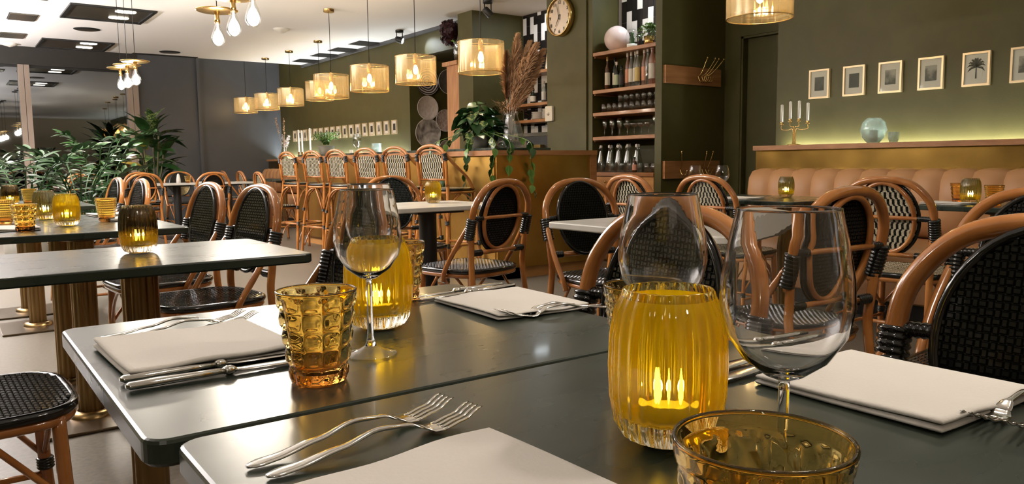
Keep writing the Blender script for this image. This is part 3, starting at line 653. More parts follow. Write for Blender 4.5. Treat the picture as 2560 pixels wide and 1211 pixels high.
for i in range(4): G['coup'].put((5.36, 5.42 - i * .092, SZ[3]), i, 'shallow coupe glass, %s from the left on the fourth shelf' % ORD[i], 'coupes on the fourth recess shelf')
for i in range(3): G['ball'].put((5.35, 5.03 - i * .0, SZ[3]) if i == 0 else (5.46, 5.03, SZ[3]) if i == 1 else (5.46, 5.13, SZ[3]), i, 'round balloon glass, %s from the right end of the fourth shelf' % ORD[2 - i], 'balloon glasses on the fourth recess shelf')
def carafe():
    t = thing('swing_top_carafe', 'x', 'carafe'); MB().lathe(car, 16).build('glass', M['shelfglass'], t)
    MB().lathe([(.012, .236), (.017, .245), (.014, .265), (.001, .268)], 12).build('stopper', M['cer'], t)
    MB().tube([(-.018, 0, .2), (-.026, 0, .23), (-.012, 0, .275), (.012, 0, .275), (.026, 0, .23), (.018, 0, .2)], .0018, 5).build('wire_clip', M['steel'], t); return t
pc = Proto(carafe())
for i in range(9): pc.put((5.33 + (i % 2) * .085, 5.76 - i * .062, .876), i * .5, 'clear swing-top carafe, %s from the left on the cabinet below the shelves' % ORD[i], 'carafes on the cabinet')
bottle((5.262, 5.225, .876), .14, .03, gl['brown'], cp['k'], lb['o'], 'small brown bottle with red label among the carafes', 'small bottle on the cabinet')
for i in range(4): G['tum'].put((5.33 + (i % 2) * .085, 5.12 - (i // 2) * .085, .876), i, 'clear tumbler, %s from the left at the right end of the cabinet' % ORD[i], 'tumblers on the cabinet')
# top shelf ornaments
t = thing('globe_ornament', 'large pearly pink globe on the top shelf', 'ornament', (5.42, 5.63, SZ[0]))
MB().ball((0, 0, .125), .125, 28, 18).build('globe', M['pink'], t); MB().lathe([(.05, 0), (.045, .014), (.03, .02)], 20, capb=True).build('foot', M['cer'], t)
t = thing('glass_dome', 'glass dome with a small green figure on the top shelf', 'glass dome', (5.42, 5.425, SZ[0]))
MB().lathe([(.062, .004), (.062, .13), (.05, .17), (.028, .19), (.001, .195)], 24).build('dome', M['thinglass'], t); MB().lathe([(.05, 0), (.05, .05), (.001, .052)], 20, capb=True).build('base', M['cer'], t)
MB().lathe([(.028, .052), (.022, .08), (.026, .1), (.012, .13), (.018, .15), (.001, .165)], 14).build('figure', M['leaf'], t)
t = thing('potted_plant', 'small bushy plant in a brass pot on the top shelf', 'potted plant', (5.42, 5.2, SZ[0]))
MB().lathe([(.002, .004), (.043, .001), (.052, .095), (.048, .095), (.04, .07), (.002, .07)], 22).build('pot', M['brass'], t)
fo = MB()
for q in range(420):
    a, b = random.uniform(0, 2 * PI), random.uniform(0, PI * .62); rr = .105 * random.uniform(.6, 1.05)
    p = Vector((math.sin(b) * math.cos(a) * rr * 1.15, math.sin(b) * math.sin(a) * rr * 1.15, .11 + math.cos(b) * rr))
    u = Vector((random.uniform(-1, 1), random.uniform(-1, 1), random.uniform(-.4, 1))).normalized() * .016; w = u.cross(Vector((random.uniform(-1, 1), random.uniform(-1, 1), 1))).normalized() * .007
    fo.add([p - u, p + w, p + u, p - w], [(0, 1, 2, 3)])
fo.build('foliage', M['leaf2'], t)['kind'] = 'stuff'

# ------------------------------------------------------------------ clock, switch, coat racks
ck = thing('wall_clock', 'round brass wall clock on the olive column', 'clock', (5.25, 6.25, 2.455))
RC = .195; mr = Matrix.Rotation(-PI / 2, 4, 'Y')
MB().lathe([(.16, 0), (RC, .0), (RC, .05), (RC * .97, .068), (RC * .92, .07), (RC * .9, .05)], 48, capb=True).xf(mr).build('case', M['brass'], ck)
MB().lathe([(.001, .045), (RC * .91, .045)], 48).xf(mr).build('dial', M['dial'], ck)
nm = {}
for h in range(1, 13):
    cu = bpy.data.curves.new('numeral', 'FONT'); cu.body = str(h); cu.size = .05; cu.align_x = 'CENTER'; cu.align_y = 'CENTER'; cu.extrude = .001
    tmp = bpy.data.objects.new('tmp', cu); COL.objects.link(tmp)
    me = bpy.data.meshes.new_from_object(tmp.evaluated_get(bpy.context.evaluated_depsgraph_get())); bpy.data.objects.remove(tmp)
    me.materials.append(M['black']); a = PI / 2 - h * PI / 6
    # dial plane: +z up, the viewer looks along +X, so screen right is -Y
    o = obj('numeral', me, ck); o.matrix_local = Matrix(((0, 0, -1, -.049), (-1, 0, 0, -math.cos(a) * RC * .75), (0, 1, 0, math.sin(a) * RC * .75), (0, 0, 0, 1)))
def hand(ang, L, w):
    c, s = -math.sin(ang), math.cos(ang)
    n1 = Vector((0, s, -c)) * w
    p0, p1 = Vector((-.053, -c * .03, -s * .03)), Vector((-.053, c * L, s * L)); b = MB()
    q = Vector((-.003, 0, 0))
    b.add([p0 - n1, p0 + n1, p1 + n1 * .4, p1 - n1 * .4, p0 - n1 + q, p0 + n1 + q, p1 + n1 * .4 + q, p1 - n1 * .4 + q], [(0, 1, 2, 3), (7, 6, 5, 4), (0, 4, 5, 1), (1, 5, 6, 2), (2, 6, 7, 3), (3, 7, 4, 0)])
    return b
hand(math.radians(209), .1, .005).build('hour_hand', M['black'], ck); hand(math.radians(-14), .14, .004).build('minute_hand', M['black'], ck)
t = thing('wall_switch', 'white thermostat switch on the olive column', 'switch', (5.25, 6.455, 1.49))
MB().rslab(-.06, .06, -.08, .08, 0, .03, .012, .005).xf(Matrix.Rotation(-PI / 2, 4, 'Y') @ Matrix.Rotation(PI / 2, 4, 'Z')).build('plate', M['plastic'], t)
MB().ball((-.033, 0, 0), .018, 12, 8).build('dial_knob', M['cer'], t)
def hook(t, x, z, lean):
    h = MB(); h.lathe([(.001, -.004), (.016, -.004), (.016, 0)], 10).xf(Matrix.Translation((x, -.028, z)) @ Matrix.Rotation(PI / 2, 4, 'X'))
    o = h.build('hook_base', M['brass'], t)
    MB().tube([(x, -.03, z), (x + lean * .3, -.07, z + .03), (x + lean, -.12, z + .15)], .0055, 8, sub=4).ball((x + lean, -.12, z + .155), .011, 10, 6).build('upper_prong', M['brass'], o)
    MB().tube([(x, -.03, z), (x + .005, -.05, z - .05), (x + .01, -.09, z - .045), (x + .012, -.105, z - .01)], .0055, 8, sub=4).build('lower_prong', M['brass'], o)
for z, hs, lab in ((1.675, ((.43, .02), (.48, .08), (.51, .1), (.54, .14)), 'upper oak coat rack with bunched brass hooks'), (.82, ((.2, -.08), (.5, -.04), (.55, .0)), 'lower oak coat rack behind the woven chairs')):
    t = thing('coat_rack', lab, 'coat rack', (5.27, 4.88, z)); MB().box(.0, .76, -.028, 0, 0, .16).build('board', M['wood'], t)
    for (x, l) in hs: hook(t, x, .085, l)

# ------------------------------------------------------------------ ledges, light strips, banquettes
def ledge(label, y0, y1, z, side):
    t = thing('wall_ledge', label, 'ledge', (5.2, y0, 0)); L = y1 - y0
    MB().box(-.04, .23, 0, L, z - .035, z).build('board', M['wood'], t); MB().box(.0, .02, .0, L, .9, z - .035).build('brass_panel', M['brassdark'], t)
    MB().box(.02, .3, 0, L, .5, .9).box(.25, .3, 0, L, .9, z - .06).build('carcass', M['black'], t); MB().box(.24, .29, .01, L - .01, z - .055, z - .045).build('light_strip', M['led'], t)
    return t
ledge('oak ledge with brass front and glowing light strip over the tan banquette', -3.0, 3.83, 1.09, 0)
ledge('oak ledge with light strip along the far olive wall', 9.98, 15.15, 1.09, 1)
for yc, L in ((2.1, 3.3), (-1.2, 3.3)): light('AREA', 'ledge_light', (5.462, yc, 1.06), P_LED, (0.96, 1.0, 0.86), .05, L, rot=(PI, 0, 0))
light('AREA', 'ledge_light', (5.462, 12.55, 1.06), P_LED * 3.8, (0.88, 0.97, 1.0), .05, 5.0, rot=(PI, 0, 0))
def banquette(label, y0, y1, n):
    t = thing('banquette', label, 'banquette', (4.85, y0, 0)); L = (y1 - y0) / n
    MB().box(-.22, .33, .02, y1 - y0 - .02, 0, .12).build('plinth', M['black'], t)
    MB().rslab(-.3, .3, 0, y1 - y0, .12, .3, .03, .01).build('base', M['leather'], t)
    pr = [(0, .30), (.005, .36), (.03, .4), (.08, .42)]
    def channel(i0):
        b = MB(); ns = 7; prof = [(.36, .46), (.24, .47), (.19, .50), (.165, .60), (.16, .75), (.175, .845), (.215, .893), (.27, .905), (.34, .89)]
        vs = []; fs = []
        for k in range(ns):
            u = k / (ns - 1); bul = math.sin(PI * u) ** .5 * .022; y = u * L
            for (x, z) in prof: vs.append((x - bul * (1 if x < .25 else .3), y, z + (bul * .5 if z > .85 else 0)))
        m = len(prof)
        for k in range(ns - 1):
            for j in range(m - 1): fs.append((k * m + j, k * m + j + 1, (k + 1) * m + j + 1, (k + 1) * m + j))
        b.add(vs, fs, 0, True); b.add([vs[j] for j in range(m)], [tuple(range(m))]); b.add([vs[(ns - 1) * m + j] for j in range(m)], [tuple(range(m - 1, -1, -1))]); return b
    me = channel(0).mesh('back_channel'); me.materials.append(M['leather'])
    for i in range(n): obj('back_channel', me, t, (0, i * L, 0))
    b = MB(); ms = 6
    cs = MB(); prof = [(-.31, .3), (-.325, .36), (-.31, .43), (-.26, .465), (.0, .475), (.22, .465)]; vs = []; fs = []
    for k in range(2):
        for (x, z) in prof: vs.append((x, k * (y1 - y0), z))
    m = len(prof)
    for j in range(m - 1): fs.append((j, j + 1, m + j + 1, m + j))
    cs.add(vs, fs, 0, True); cs.add(vs[:m], [tuple(range(m))]); cs.build('seat_cushion', M['leather'], t)
    return t
banquette('tan leather banquette with stitched vertical channels along the right wall', -1.6, 3.76, 30)
banquette('tan leather banquette along the far olive wall', 10.1, 15.0, 26)

# ------------------------------------------------------------------ framed prints
def framed(y, z0, w, h, label, group, pm, palm=False, big=True):
    t = thing('picture_frame', label, 'picture frame', (5.5, y, z0), 0, group); b = .013 if big else .012
    fr = MB().box(-.022, 0, 0, b, 0, h).box(-.022, 0, w - b, w, 0, h).box(-.022, 0, b, w - b, 0, b).box(-.022, 0, b, w - b, h - b, h); fr.build('frame', M['framegold'], t)
    MB().box(-.012, -.002, b, w - b, b, h - b).build('mat_board', M['mat'], t)
    o = MB().box(-.0135, -.012, -w * .23, w * .23, -h * .25, h * .22).build('print', M['mat'] if palm else PRN[pm], t, (0, w * .5, h * .52))
    if palm:
        q = MB()
        for a in [math.radians(v_) for v_ in (170, 150, 125, 100, 80, 55, 30, 8, -20, 200)]:
            pts = [(0, 0), (.036 * math.cos(a), .045 * math.sin(a) + .008), (.056 * math.cos(a), .066 * math.sin(a) - .008)]
            for (p0, p1, w0, w1) in ((pts[0], pts[1], .003, .007), (pts[1], pts[2], .007, .0006)):
                dx, dz = p1[0] - p0[0], p1[1] - p0[1]; l = math.hypot(dx, dz) or 1; nx, nz = -dz / l, dx / l
                q.add([(-.0143, p0[0] + nx * w0, p0[1] + nz * w0), (-.0143, p0[0] - nx * w0, p0[1] - nz * w0), (-.0143, p1[0] - nx * w1, p1[1] - nz * w1), (-.0143, p1[0] + nx * w1, p1[1] + nz * w1)], [(0, 1, 2, 3)])
        q.add([(-.0143, -.003, 0), (-.0143, .003, 0), (-.0143, .005, -.075), (-.0143, -.004, -.075)], [(0, 1, 2, 3)])
        q.build('palm_drawing', pbr('ink', (.06, .055, .05), .7), t, (0, w * .5, h * .56))
    if big: MB().box(-.018, -.0165, b, w - b, b, h - b).build('glazing', M['thinglass'], t)
LAB6 = ['leftmost framed print of a dark landscape beside the candelabra', 'framed print of a dark rock face, second from the candelabra', 'framed print of a single tree over fields', 'framed print of bushes on pale paper beside the palm print', 'framed print of a palm tree', 'framed print cut by the right edge of the photo']
for i, yl in enumerate((3.563, 3.281, 3.008, 2.727, 2.438, 2.152)):
    framed(yl - .168, 1.447, .168, .219, LAB6[i], 'framed prints over the banquette', (0, 1, 2, 3, 4, 4)[i], palm=(i == 4))
for i in range(17):
    framed(14.37 - i * .2513, 1.425, .155, .205, 'small framed print on the far olive wall, %s from the slate wall' % ORD[i], 'framed prints on the far wall', i % 3, big=False)

# ------------------------------------------------------------------ things on the ledges
t = thing('candelabra', 'four-armed brass candelabra on the oak ledge', 'candelabra', (5.30, 3.56, 1.09))
MB().lathe([(.05, 0), (.05, .006), (.012, .012)], 20, capb=True).build('foot', M['brass'], t)
for i, s in enumerate((.112, .038, -.038, -.112)):
    hh = (.16, .18, .18, .16)[i]
    a = MB().tube([(0, s * .12, .008), (0, s * .12, .12 if abs(s) > .1 else .135), (0, s * .5, .118 if abs(s) > .1 else .14), (0, s, .125 if abs(s) > .1 else .15), (0, s, hh)], .003, 6, sub=4).build('arm', M['brass'], t)
    MB().lathe([(.02, hh), (.018, hh + .004), (.011, hh + .006), (.012, hh + .022)], 14, c=(0, s, 0), capb=True).build('cup', M['brass'], a)
    c = thing('taper_candle', 'white taper candle, %s from the left in the candelabra' % ORD[i], 'candle', (5.30, 3.56 + s, 1.09 + hh + .008), 0, 'candles in the candelabra')
    MB().lathe([(.0105, 0), (.0105, .145), (.004, .148), (.001, .15)], 14, capb=True).build('wax', M['wax'], c); MB().tube([(0, 0, .148), (0, 0, .16)], .0015, 5).build('wick', M['black'], c)
t = thing('globe_vase', 'large pale teal glass globe vase on the oak ledge', 'vase', (5.30, 2.93, 1.09))
MB().lathe([(.002, .006), (.04, .002), (.075, .04), (.09, .09), (.075, .145), (.045, .175), (.044, .175), (.073, .144), (.087, .09), (.072, .042), (.038, .006), (.002, .008)], 32).build('glass', M['teal'], t)
c = thing('pillar_candle', 'white candle standing inside the teal globe vase', 'candle', (5.30, 2.93, 1.10)); MB().lathe([(.028, 0), (.028, .08), (.002, .078)], 18, capb=True).build('wax', M['wax'], c); MB().tube([(0, 0, .078), (0, 0, .09)], .002, 5).build('wick', M['black'], c)
t = thing('glass_cup', 'small pale teal ribbed glass cup beside the globe vase', 'cup', (5.29, 2.78, 1.09))
MB().lathe([(.002, .005), (.025, .002), (.035, .03), (.036, .072), (.033, .072), (.032, .03), (.022, .008), (.002, .008)], 40, mod=lambda a, k, r, z: r * (1 + .04 * math.cos(10 * a)) if k < 4 else r).build('glass', M['teal'], t)
for i, (y, h) in enumerate(((13.78, .42), (13.62, .40), (13.24, .43))):
    c = thing('taper_candle', 'tall white candle on the far ledge, %s from the dried flowers' % ORD[i], 'candle', (5.3, y, 1.09), 0, 'candles on the far ledge')
    MB().lathe([(.05, 0), (.05, .006), (.015, .02), (.02, .12), (.022, .12)], 16, capb=True).build('holder', M['brass'], c); MB().lathe([(.016, .11), (.016, h + .1), (.002, h + .108)], 12).build('wax', M['wax'], c)
t = thing('potted_fern', 'bright green fern in a grey pot on the far ledge', 'potted plant', (5.2, 12.3, 1.09))
MB().lathe([(.002, .004), (.1, .001), (.14, .2), (.13, .2), (.12, .17), (.002, .17)], 24).build('pot', M['pot'], t)
fr = MB()
for q in range(46):
    a = random.uniform(0, 2 * PI); L = random.uniform(.22, .36); up = random.uniform(.1, .24)
    for s in range(9):
        u = s / 9; c = Vector((math.cos(a) * L * u * .7, math.sin(a) * L * u, .2 + up * math.sin(u * 2.4)))
        for d in (-1, 1):
            n1 = Vector((-math.sin(a), math.cos(a), 0)) * d * .05 * (1 - u * .6); t1 = Vector((math.cos(a), math.sin(a), 0)) * .014
            fr.add([c, c + n1 * .6 + t1, c + n1 - Vector((0, 0, .015)), c + n1 * .6 - t1], [(0, 1, 2, 3)])
fr.build('fronds', M['leaf2'], t)['kind'] = 'stuff'
t = thing('wine_glass', 'round wine glass on the far ledge near the fern', 'wine glass', (5.3, 11.32, 1.09)); MB().lathe([(r * 1.6, z * 2.0) for r, z in ball], 20).build('bowl', M['shelfglass'], t)
t = thing('glass_tumbler', 'pale teal tumbler on the far ledge beyond the bar stools', 'cup', (5.3, 10.65, 1.09)); MB().lathe([(.002, .006), (.07, .002), (.075, .2), (.07, .2), (.065, .01), (.002, .01)], 20).build('glass', M['teal'], t)
c = thing('tealight', 'small white candle stub on the far ledge', 'candle', (5.3, 11.55, 1.09)); MB().lathe([(.03, 0), (.03, .12), (.002, .12)], 14, capb=True).build('wax', M['wax'], c)
t = thing('dried_flowers', 'vase of pale dried flowers and grasses in the far corner', 'vase', (5.33, 14.6, 1.09))
MB().lathe([(.002, .006), (.06, .002), (.08, .12), (.05, .22), (.06, .26), (.056, .26), (.045, .22), (.074, .12), (.055, .01), (.002, .01)], 18).build('vase', M['shelfglass'], t)
for q in range(9):
    a = random.uniform(0, 2 * PI); b = MB(); L = (.78, .76, .45, .4, .42, .38, .44, .36, .4)[q]; d = Vector((math.cos(a) * .2, math.sin(a) * .25, 1)) if q > 1 else Vector((-.1, (.28, -.3)[q], 1))
    top = d * L; b.tube([(0, 0, .05), tuple(top * .6), tuple(top)], .003, 5)
    for s in range(40 if q > 1 else 60):
        u = random.uniform(.62, 1.02); p = top * u; w = Vector((random.uniform(-1, 1), random.uniform(-1, 1), random.uniform(-.2, 1))).normalized() * (.04 if q > 1 else .03); n1 = w.cross(Vector((random.uniform(-1, 1), random.uniform(-1, 1), 1))).normalized() * .008
        b.add([p, p + w * .5 + n1, p + w, p + w * .5 - n1], [(0, 1, 2, 3)])
    b.build('dried_stem', M['dried'] if q > 1 else M['pampas'], t)
# ------------------------------------------------------------------ plants
def leaf_mesh(name, L, W, m, fold=.15, droop=.2, n=5, heart=False):
    vs = []; fs = []
    for i in range(n + 1):
        u = i / n; w = W * (math.sin(PI * min(1, u * .92 + .06)) ** .8) * ((1.25 - .6 * u) if heart else 1)
        z = -droop * L * u * u
        vs += [(u * L, -w / 2, z + fold * w), (u * L, 0, z), (u * L, w / 2, z + fold * w)]
    for i in range(n):
        a = i * 3; fs += [(a, a + 3, a + 4, a + 1), (a + 1, a + 4, a + 5, a + 2)]
    me = MB().add(vs, fs, 0, True).mesh(name); me.materials.append(m); return me
def place_leaf(me, parent, p, yaw, pitch, roll=0, s=1.0):
    o = obj('leaf', me, parent, p, (roll, -pitch, yaw)); o.scale = (s, s, s); return o
zzl = leaf_mesh('leaf', .13, .045, M['leaf'], .2, .15); 
def zz_plant(loc, label, nst, H, spread, me, seed):
    rnd = random.Random(seed); t = thing('leafy_plant', label, 'plant', loc)
    MB().lathe([(.002, .01), (.17, .0), (.21, .4), (.19, .4), (.18, .36), (.002, .36)], 24).build('pot', M['pot'], t)
    for s in range(nst):
        a = 2 * PI * s / nst + rnd.uniform(-.3, .3); sp = spread * rnd.uniform(.45, 1.1); h = H * rnd.uniform(.75, 1.05)
        pts = [Vector((.05 * math.cos(a), .05 * math.sin(a), .35)), Vector((sp * .35 * math.cos(a), sp * .35 * math.sin(a), .35 + h * .55)), Vector((sp * .75 * math.cos(a), sp * .75 * math.sin(a), .35 + h * .92)), Vector((sp * 1.15 * math.cos(a), sp * 1.15 * math.sin(a), .35 + h * .98))]
        cr = crom(pts, 5); MB().tube(cr, lambda u: .011 - .008 * u, 6).build('stem', M['leaf'], t)
        for q in range(4, len(cr)):
            for d in (-1, 1):
                place_leaf(me, t, tuple(cr[q]), a + d * rnd.uniform(.7, 1.1), rnd.uniform(.0, .7), d * .3, rnd.uniform(.8, 1.25))
    return t
zz_plant((.62, 8.55, 0), 'glossy dark green plant with arching feathered stems at the left edge', 11, .85, .55, zzl, 1)
zz_plant((1.12, 8.9, 0), 'glossy dark green plant with arching stems in front of the windows', 11, .8, .55, zzl, 2)
zz_plant((1.45, 10.0, 0), 'dark feathery plant standing behind the two glossy plants', 9, 1.05, .6, zzl, 5)
bl = [leaf_mesh('leaf', .42, .2, M['leaf'], .12, .35, 6, True), leaf_mesh('leaf', .40, .17, M['leafvar'], .12, .35, 6, True), leaf_mesh('leaf', .36, .17, M['leafyel'], .12, .45, 6, True)]
t = thing('big_leaf_plant', 'tall broad-leaved plant with a yellowed leaf against the slate wall', 'plant', (2.72, 13.3, 0))
MB().lathe([(.002, .01), (.2, .0), (.25, .45), (.23, .45), (.22, .4), (.002, .4)], 24).build('pot', M['pot'], t)
rn = random.Random(11)
for s in range(5):
    a = s * 1.26; MB().tube([(0, 0, .4), (.12 * math.cos(a), .12 * math.sin(a), .9), (.2 * math.cos(a), .2 * math.sin(a), 1.45)], .014, 6, sub=4).build('stem', M['stem'], t)
for q in range(58):
    a = rn.uniform(0, 2 * PI); h = .65 + .95 * (q / 58); r0 = .08 + .3 * (1 - abs(h - 1.1)) * rn.uniform(.2, 1)
    place_leaf(bl[2] if q in (17, 36) else bl[1] if q % 5 == 0 else bl[0], t, (r0 * .6 * math.cos(a), r0 * .6 * math.sin(a), h), a, rn.uniform(-.2, 1.2), rn.uniform(-.3, .3), rn.uniform(.7, 1.05))
for q in range(9): place_leaf(bl[1], t, (.03, 0, 1.45 + .03 * q), q * 2.4, 1.1, 0, .75)
# trailing pothos on the bar
pl = [leaf_mesh('leaf', .11, .085, M['leaf'], .1, .3, 4, True), leaf_mesh('leaf', .10, .08, M['leafvar'], .1, .3, 4, True), leaf_mesh('leaf', .10, .08, M['leaf2'], .1, .3, 4, True)]
t = thing('trailing_pothos', 'trailing heart-leaved plant on the corner of the bar', 'potted plant', (3.88, 5.78, BZ + .014))
MB().lathe([(.002, .006), (.08, .001), (.1, .11), (.095, .11), (.09, .09), (.002, .09)], 22).build('pot', M['pot'], t)
rn = random.Random(4)
for q in range(150):
    a = rn.uniform(0, 2 * PI); b = rn.uniform(.1, 1.75); rr = .185 * rn.uniform(.6, 1.1)
    p = (math.sin(b) * math.cos(a) * rr, math.sin(b) * math.sin(a) * rr, .15 + math.cos(b) * rr * 1.25)
    if p[2] < .05: p = (p[0], p[1], .05)
    place_leaf(pl[0] if q % 7 else pl[1], t, p, a + rn.uniform(-.8, .8), rn.uniform(-.9, .5), rn.uniform(-.5, .5), rn.uniform(.75, 1.15))
VN = [(-.29, -.25, .42), (-.27, -.62, .33), (-.3, .12, .3), (-.12, -.63, .5), (.1, -.64, .36), (-.285, .36, .22)]
for (x, y, dl) in VN:
    pts = [Vector((x * .3, y * .3, .14)), Vector((x * .9, y * .93, .06)), Vector((x, y, -.06)), Vector((x - .01, y + .02, -dl * .6)), Vector((x, y - .02, -dl))]
    cr = crom(pts, 5); MB().tube(cr, .0025, 5).build('vine', M['leaf2'], t)
    for k_ in range(4, len(cr), 2): place_leaf(pl[rn.choice((0, 0, 2, 1))], t, tuple(cr[k_]), rn.uniform(0, 6.28), -1.0, rn.uniform(-.4, .4), rn.uniform(.55, .85))
# pampas in a ribbed glass vase
t = thing('pampas_vase', 'ribbed glass vase holding tall dried pampas grass on the bar', 'vase', (4.11, 5.62, BZ + .014))
MB().lathe([(.002, .012), (.07, .002), (.125, .03), (.13, .08), (.095, .2), (.065, .29), (.075, .32), (.072, .32), (.061, .29), (.09, .2), (.124, .08), (.118, .036), (.066, .012), (.002, .016)], 64,
           mod=lambda a, k, r, z: r * (1 + .025 * math.cos(16 * a)) if k < 7 else r).build('glass', M['shelfglass'], t)
rn = random.Random(9)
for q, (dx, dy, H, L) in enumerate(((-.01, -.02, .96, .46), (.05, -.05, .9, .46), (-.05, .03, .82, .4), (.08, -.13, .82, .46), (.02, -.15, .86, .46), (.04, .04, .92, .46), (-.01, -.08, .74, .4), (.06, -.1, .7, .4))):
    b = MB(); base = Vector((0, 0, .05)); top = Vector((dx * 1.5 + .04, dy * 1.5 - .05, H)); bend = Vector((dx * .5, dy * .5, H * .5))
    cr = crom([base, bend, top], 10); st = MB().tube(cr, .003, 5).build('stalk', M['dried'], t)
    for s in range(1500):
        u = rn.random(); p = cr[-1] - (cr[-1] - bend).normalized() * L * (1 - u); w = rn.uniform(.25, 1) * (.075 * math.sin(PI * min(1, u * .8 + .12)) + .006)
        a = rn.uniform(0, 2 * PI); o_ = Vector((math.cos(a), math.sin(a), 0)) * w; tip = p + o_ + (top - bend).normalized() * .07 - Vector((0, 0, .02)); n1 = Vector((-math.sin(a), math.cos(a), 0)) * .0022
        b.add([p + n1, tip, p - n1, p + o_ * .5 + Vector((0, 0, .03))], [(0, 1, 3), (1, 2, 3)])
    b.build('plume', M['pampas'], t)
b = MB()
for s in range(500):
    a = rn.uniform(0, 2 * PI); r_ = rn.uniform(.03, .15); p = Vector((r_ * math.cos(a), r_ * math.sin(a), .36 + rn.uniform(-.05, .06))); w = Vector((math.cos(a), math.sin(a), rn.uniform(-.6, 1))).normalized() * .04; n1 = w.cross(Vector((0, 0, 1))).normalized() * .003
    b.add([p - n1, p + w, p + n1], [(0, 1, 2)])
b.build('grass_collar', M['pampas'], t)['kind'] = 'stuff'

# ------------------------------------------------------------------ bistro chairs
def weave(inside, u0, u1, v0, v1, du, dv, surf, colour, both=True):
    """interlaced strands as real raised cells; surf(u, v, h) -> point"""
    b = MB(); nu = int(round((u1 - u0) / du)); nv = int(round((v1 - v0) / dv))
    for i in range(nu):
        for j in range(nv):
            u, v = u0 + (i + .5) * du, v0 + (j + .5) * dv
            if not inside(u, v): continue
            over = (i + j) % 2 == 0; mi = colour(i - nu // 2, j - nv // 2)
            a, c = (.54, .40) if over else (.40, .54); ti, tj = (.40, .26) if over else (.26, .40)
            if du < .008: a, c, ti, tj = .5, .5, .42, .42
            for sgn in ((1, -1) if both else (1,)):
                lo, hi = sgn * .0012, sgn * (.0052 if over else .0042)
                q = [surf(u - a * du, v - c * dv, lo), surf(u + a * du, v - c * dv, lo), surf(u + a * du, v + c * dv, lo), surf(u - a * du, v + c * dv, lo),
                     surf(u - ti * du, v - tj * dv, hi), surf(u + ti * du, v - tj * dv, hi), surf(u + ti * du, v + tj * dv, hi), surf(u - ti * du, v + tj * dv, hi)]
                fs = [(4, 5, 6, 7), (0, 1, 5, 4), (1, 2, 6, 5), (2, 3, 7, 6), (3, 0, 4, 7)]
                if sgn < 0: fs = [tuple(reversed(f)) for f in fs]
                b.add(q, fs, mi)
    return b
def bw(i, j):
    i, j = abs(i), abs(j)
    return 1 if (i + 3 * (j // 5) + (0, 0, 0, 0, 2)[j % 5] + 1) % 6 < 3 else 0
SLOPE = -.2
def backx(z): return -.185 + SLOPE * (z - .57)
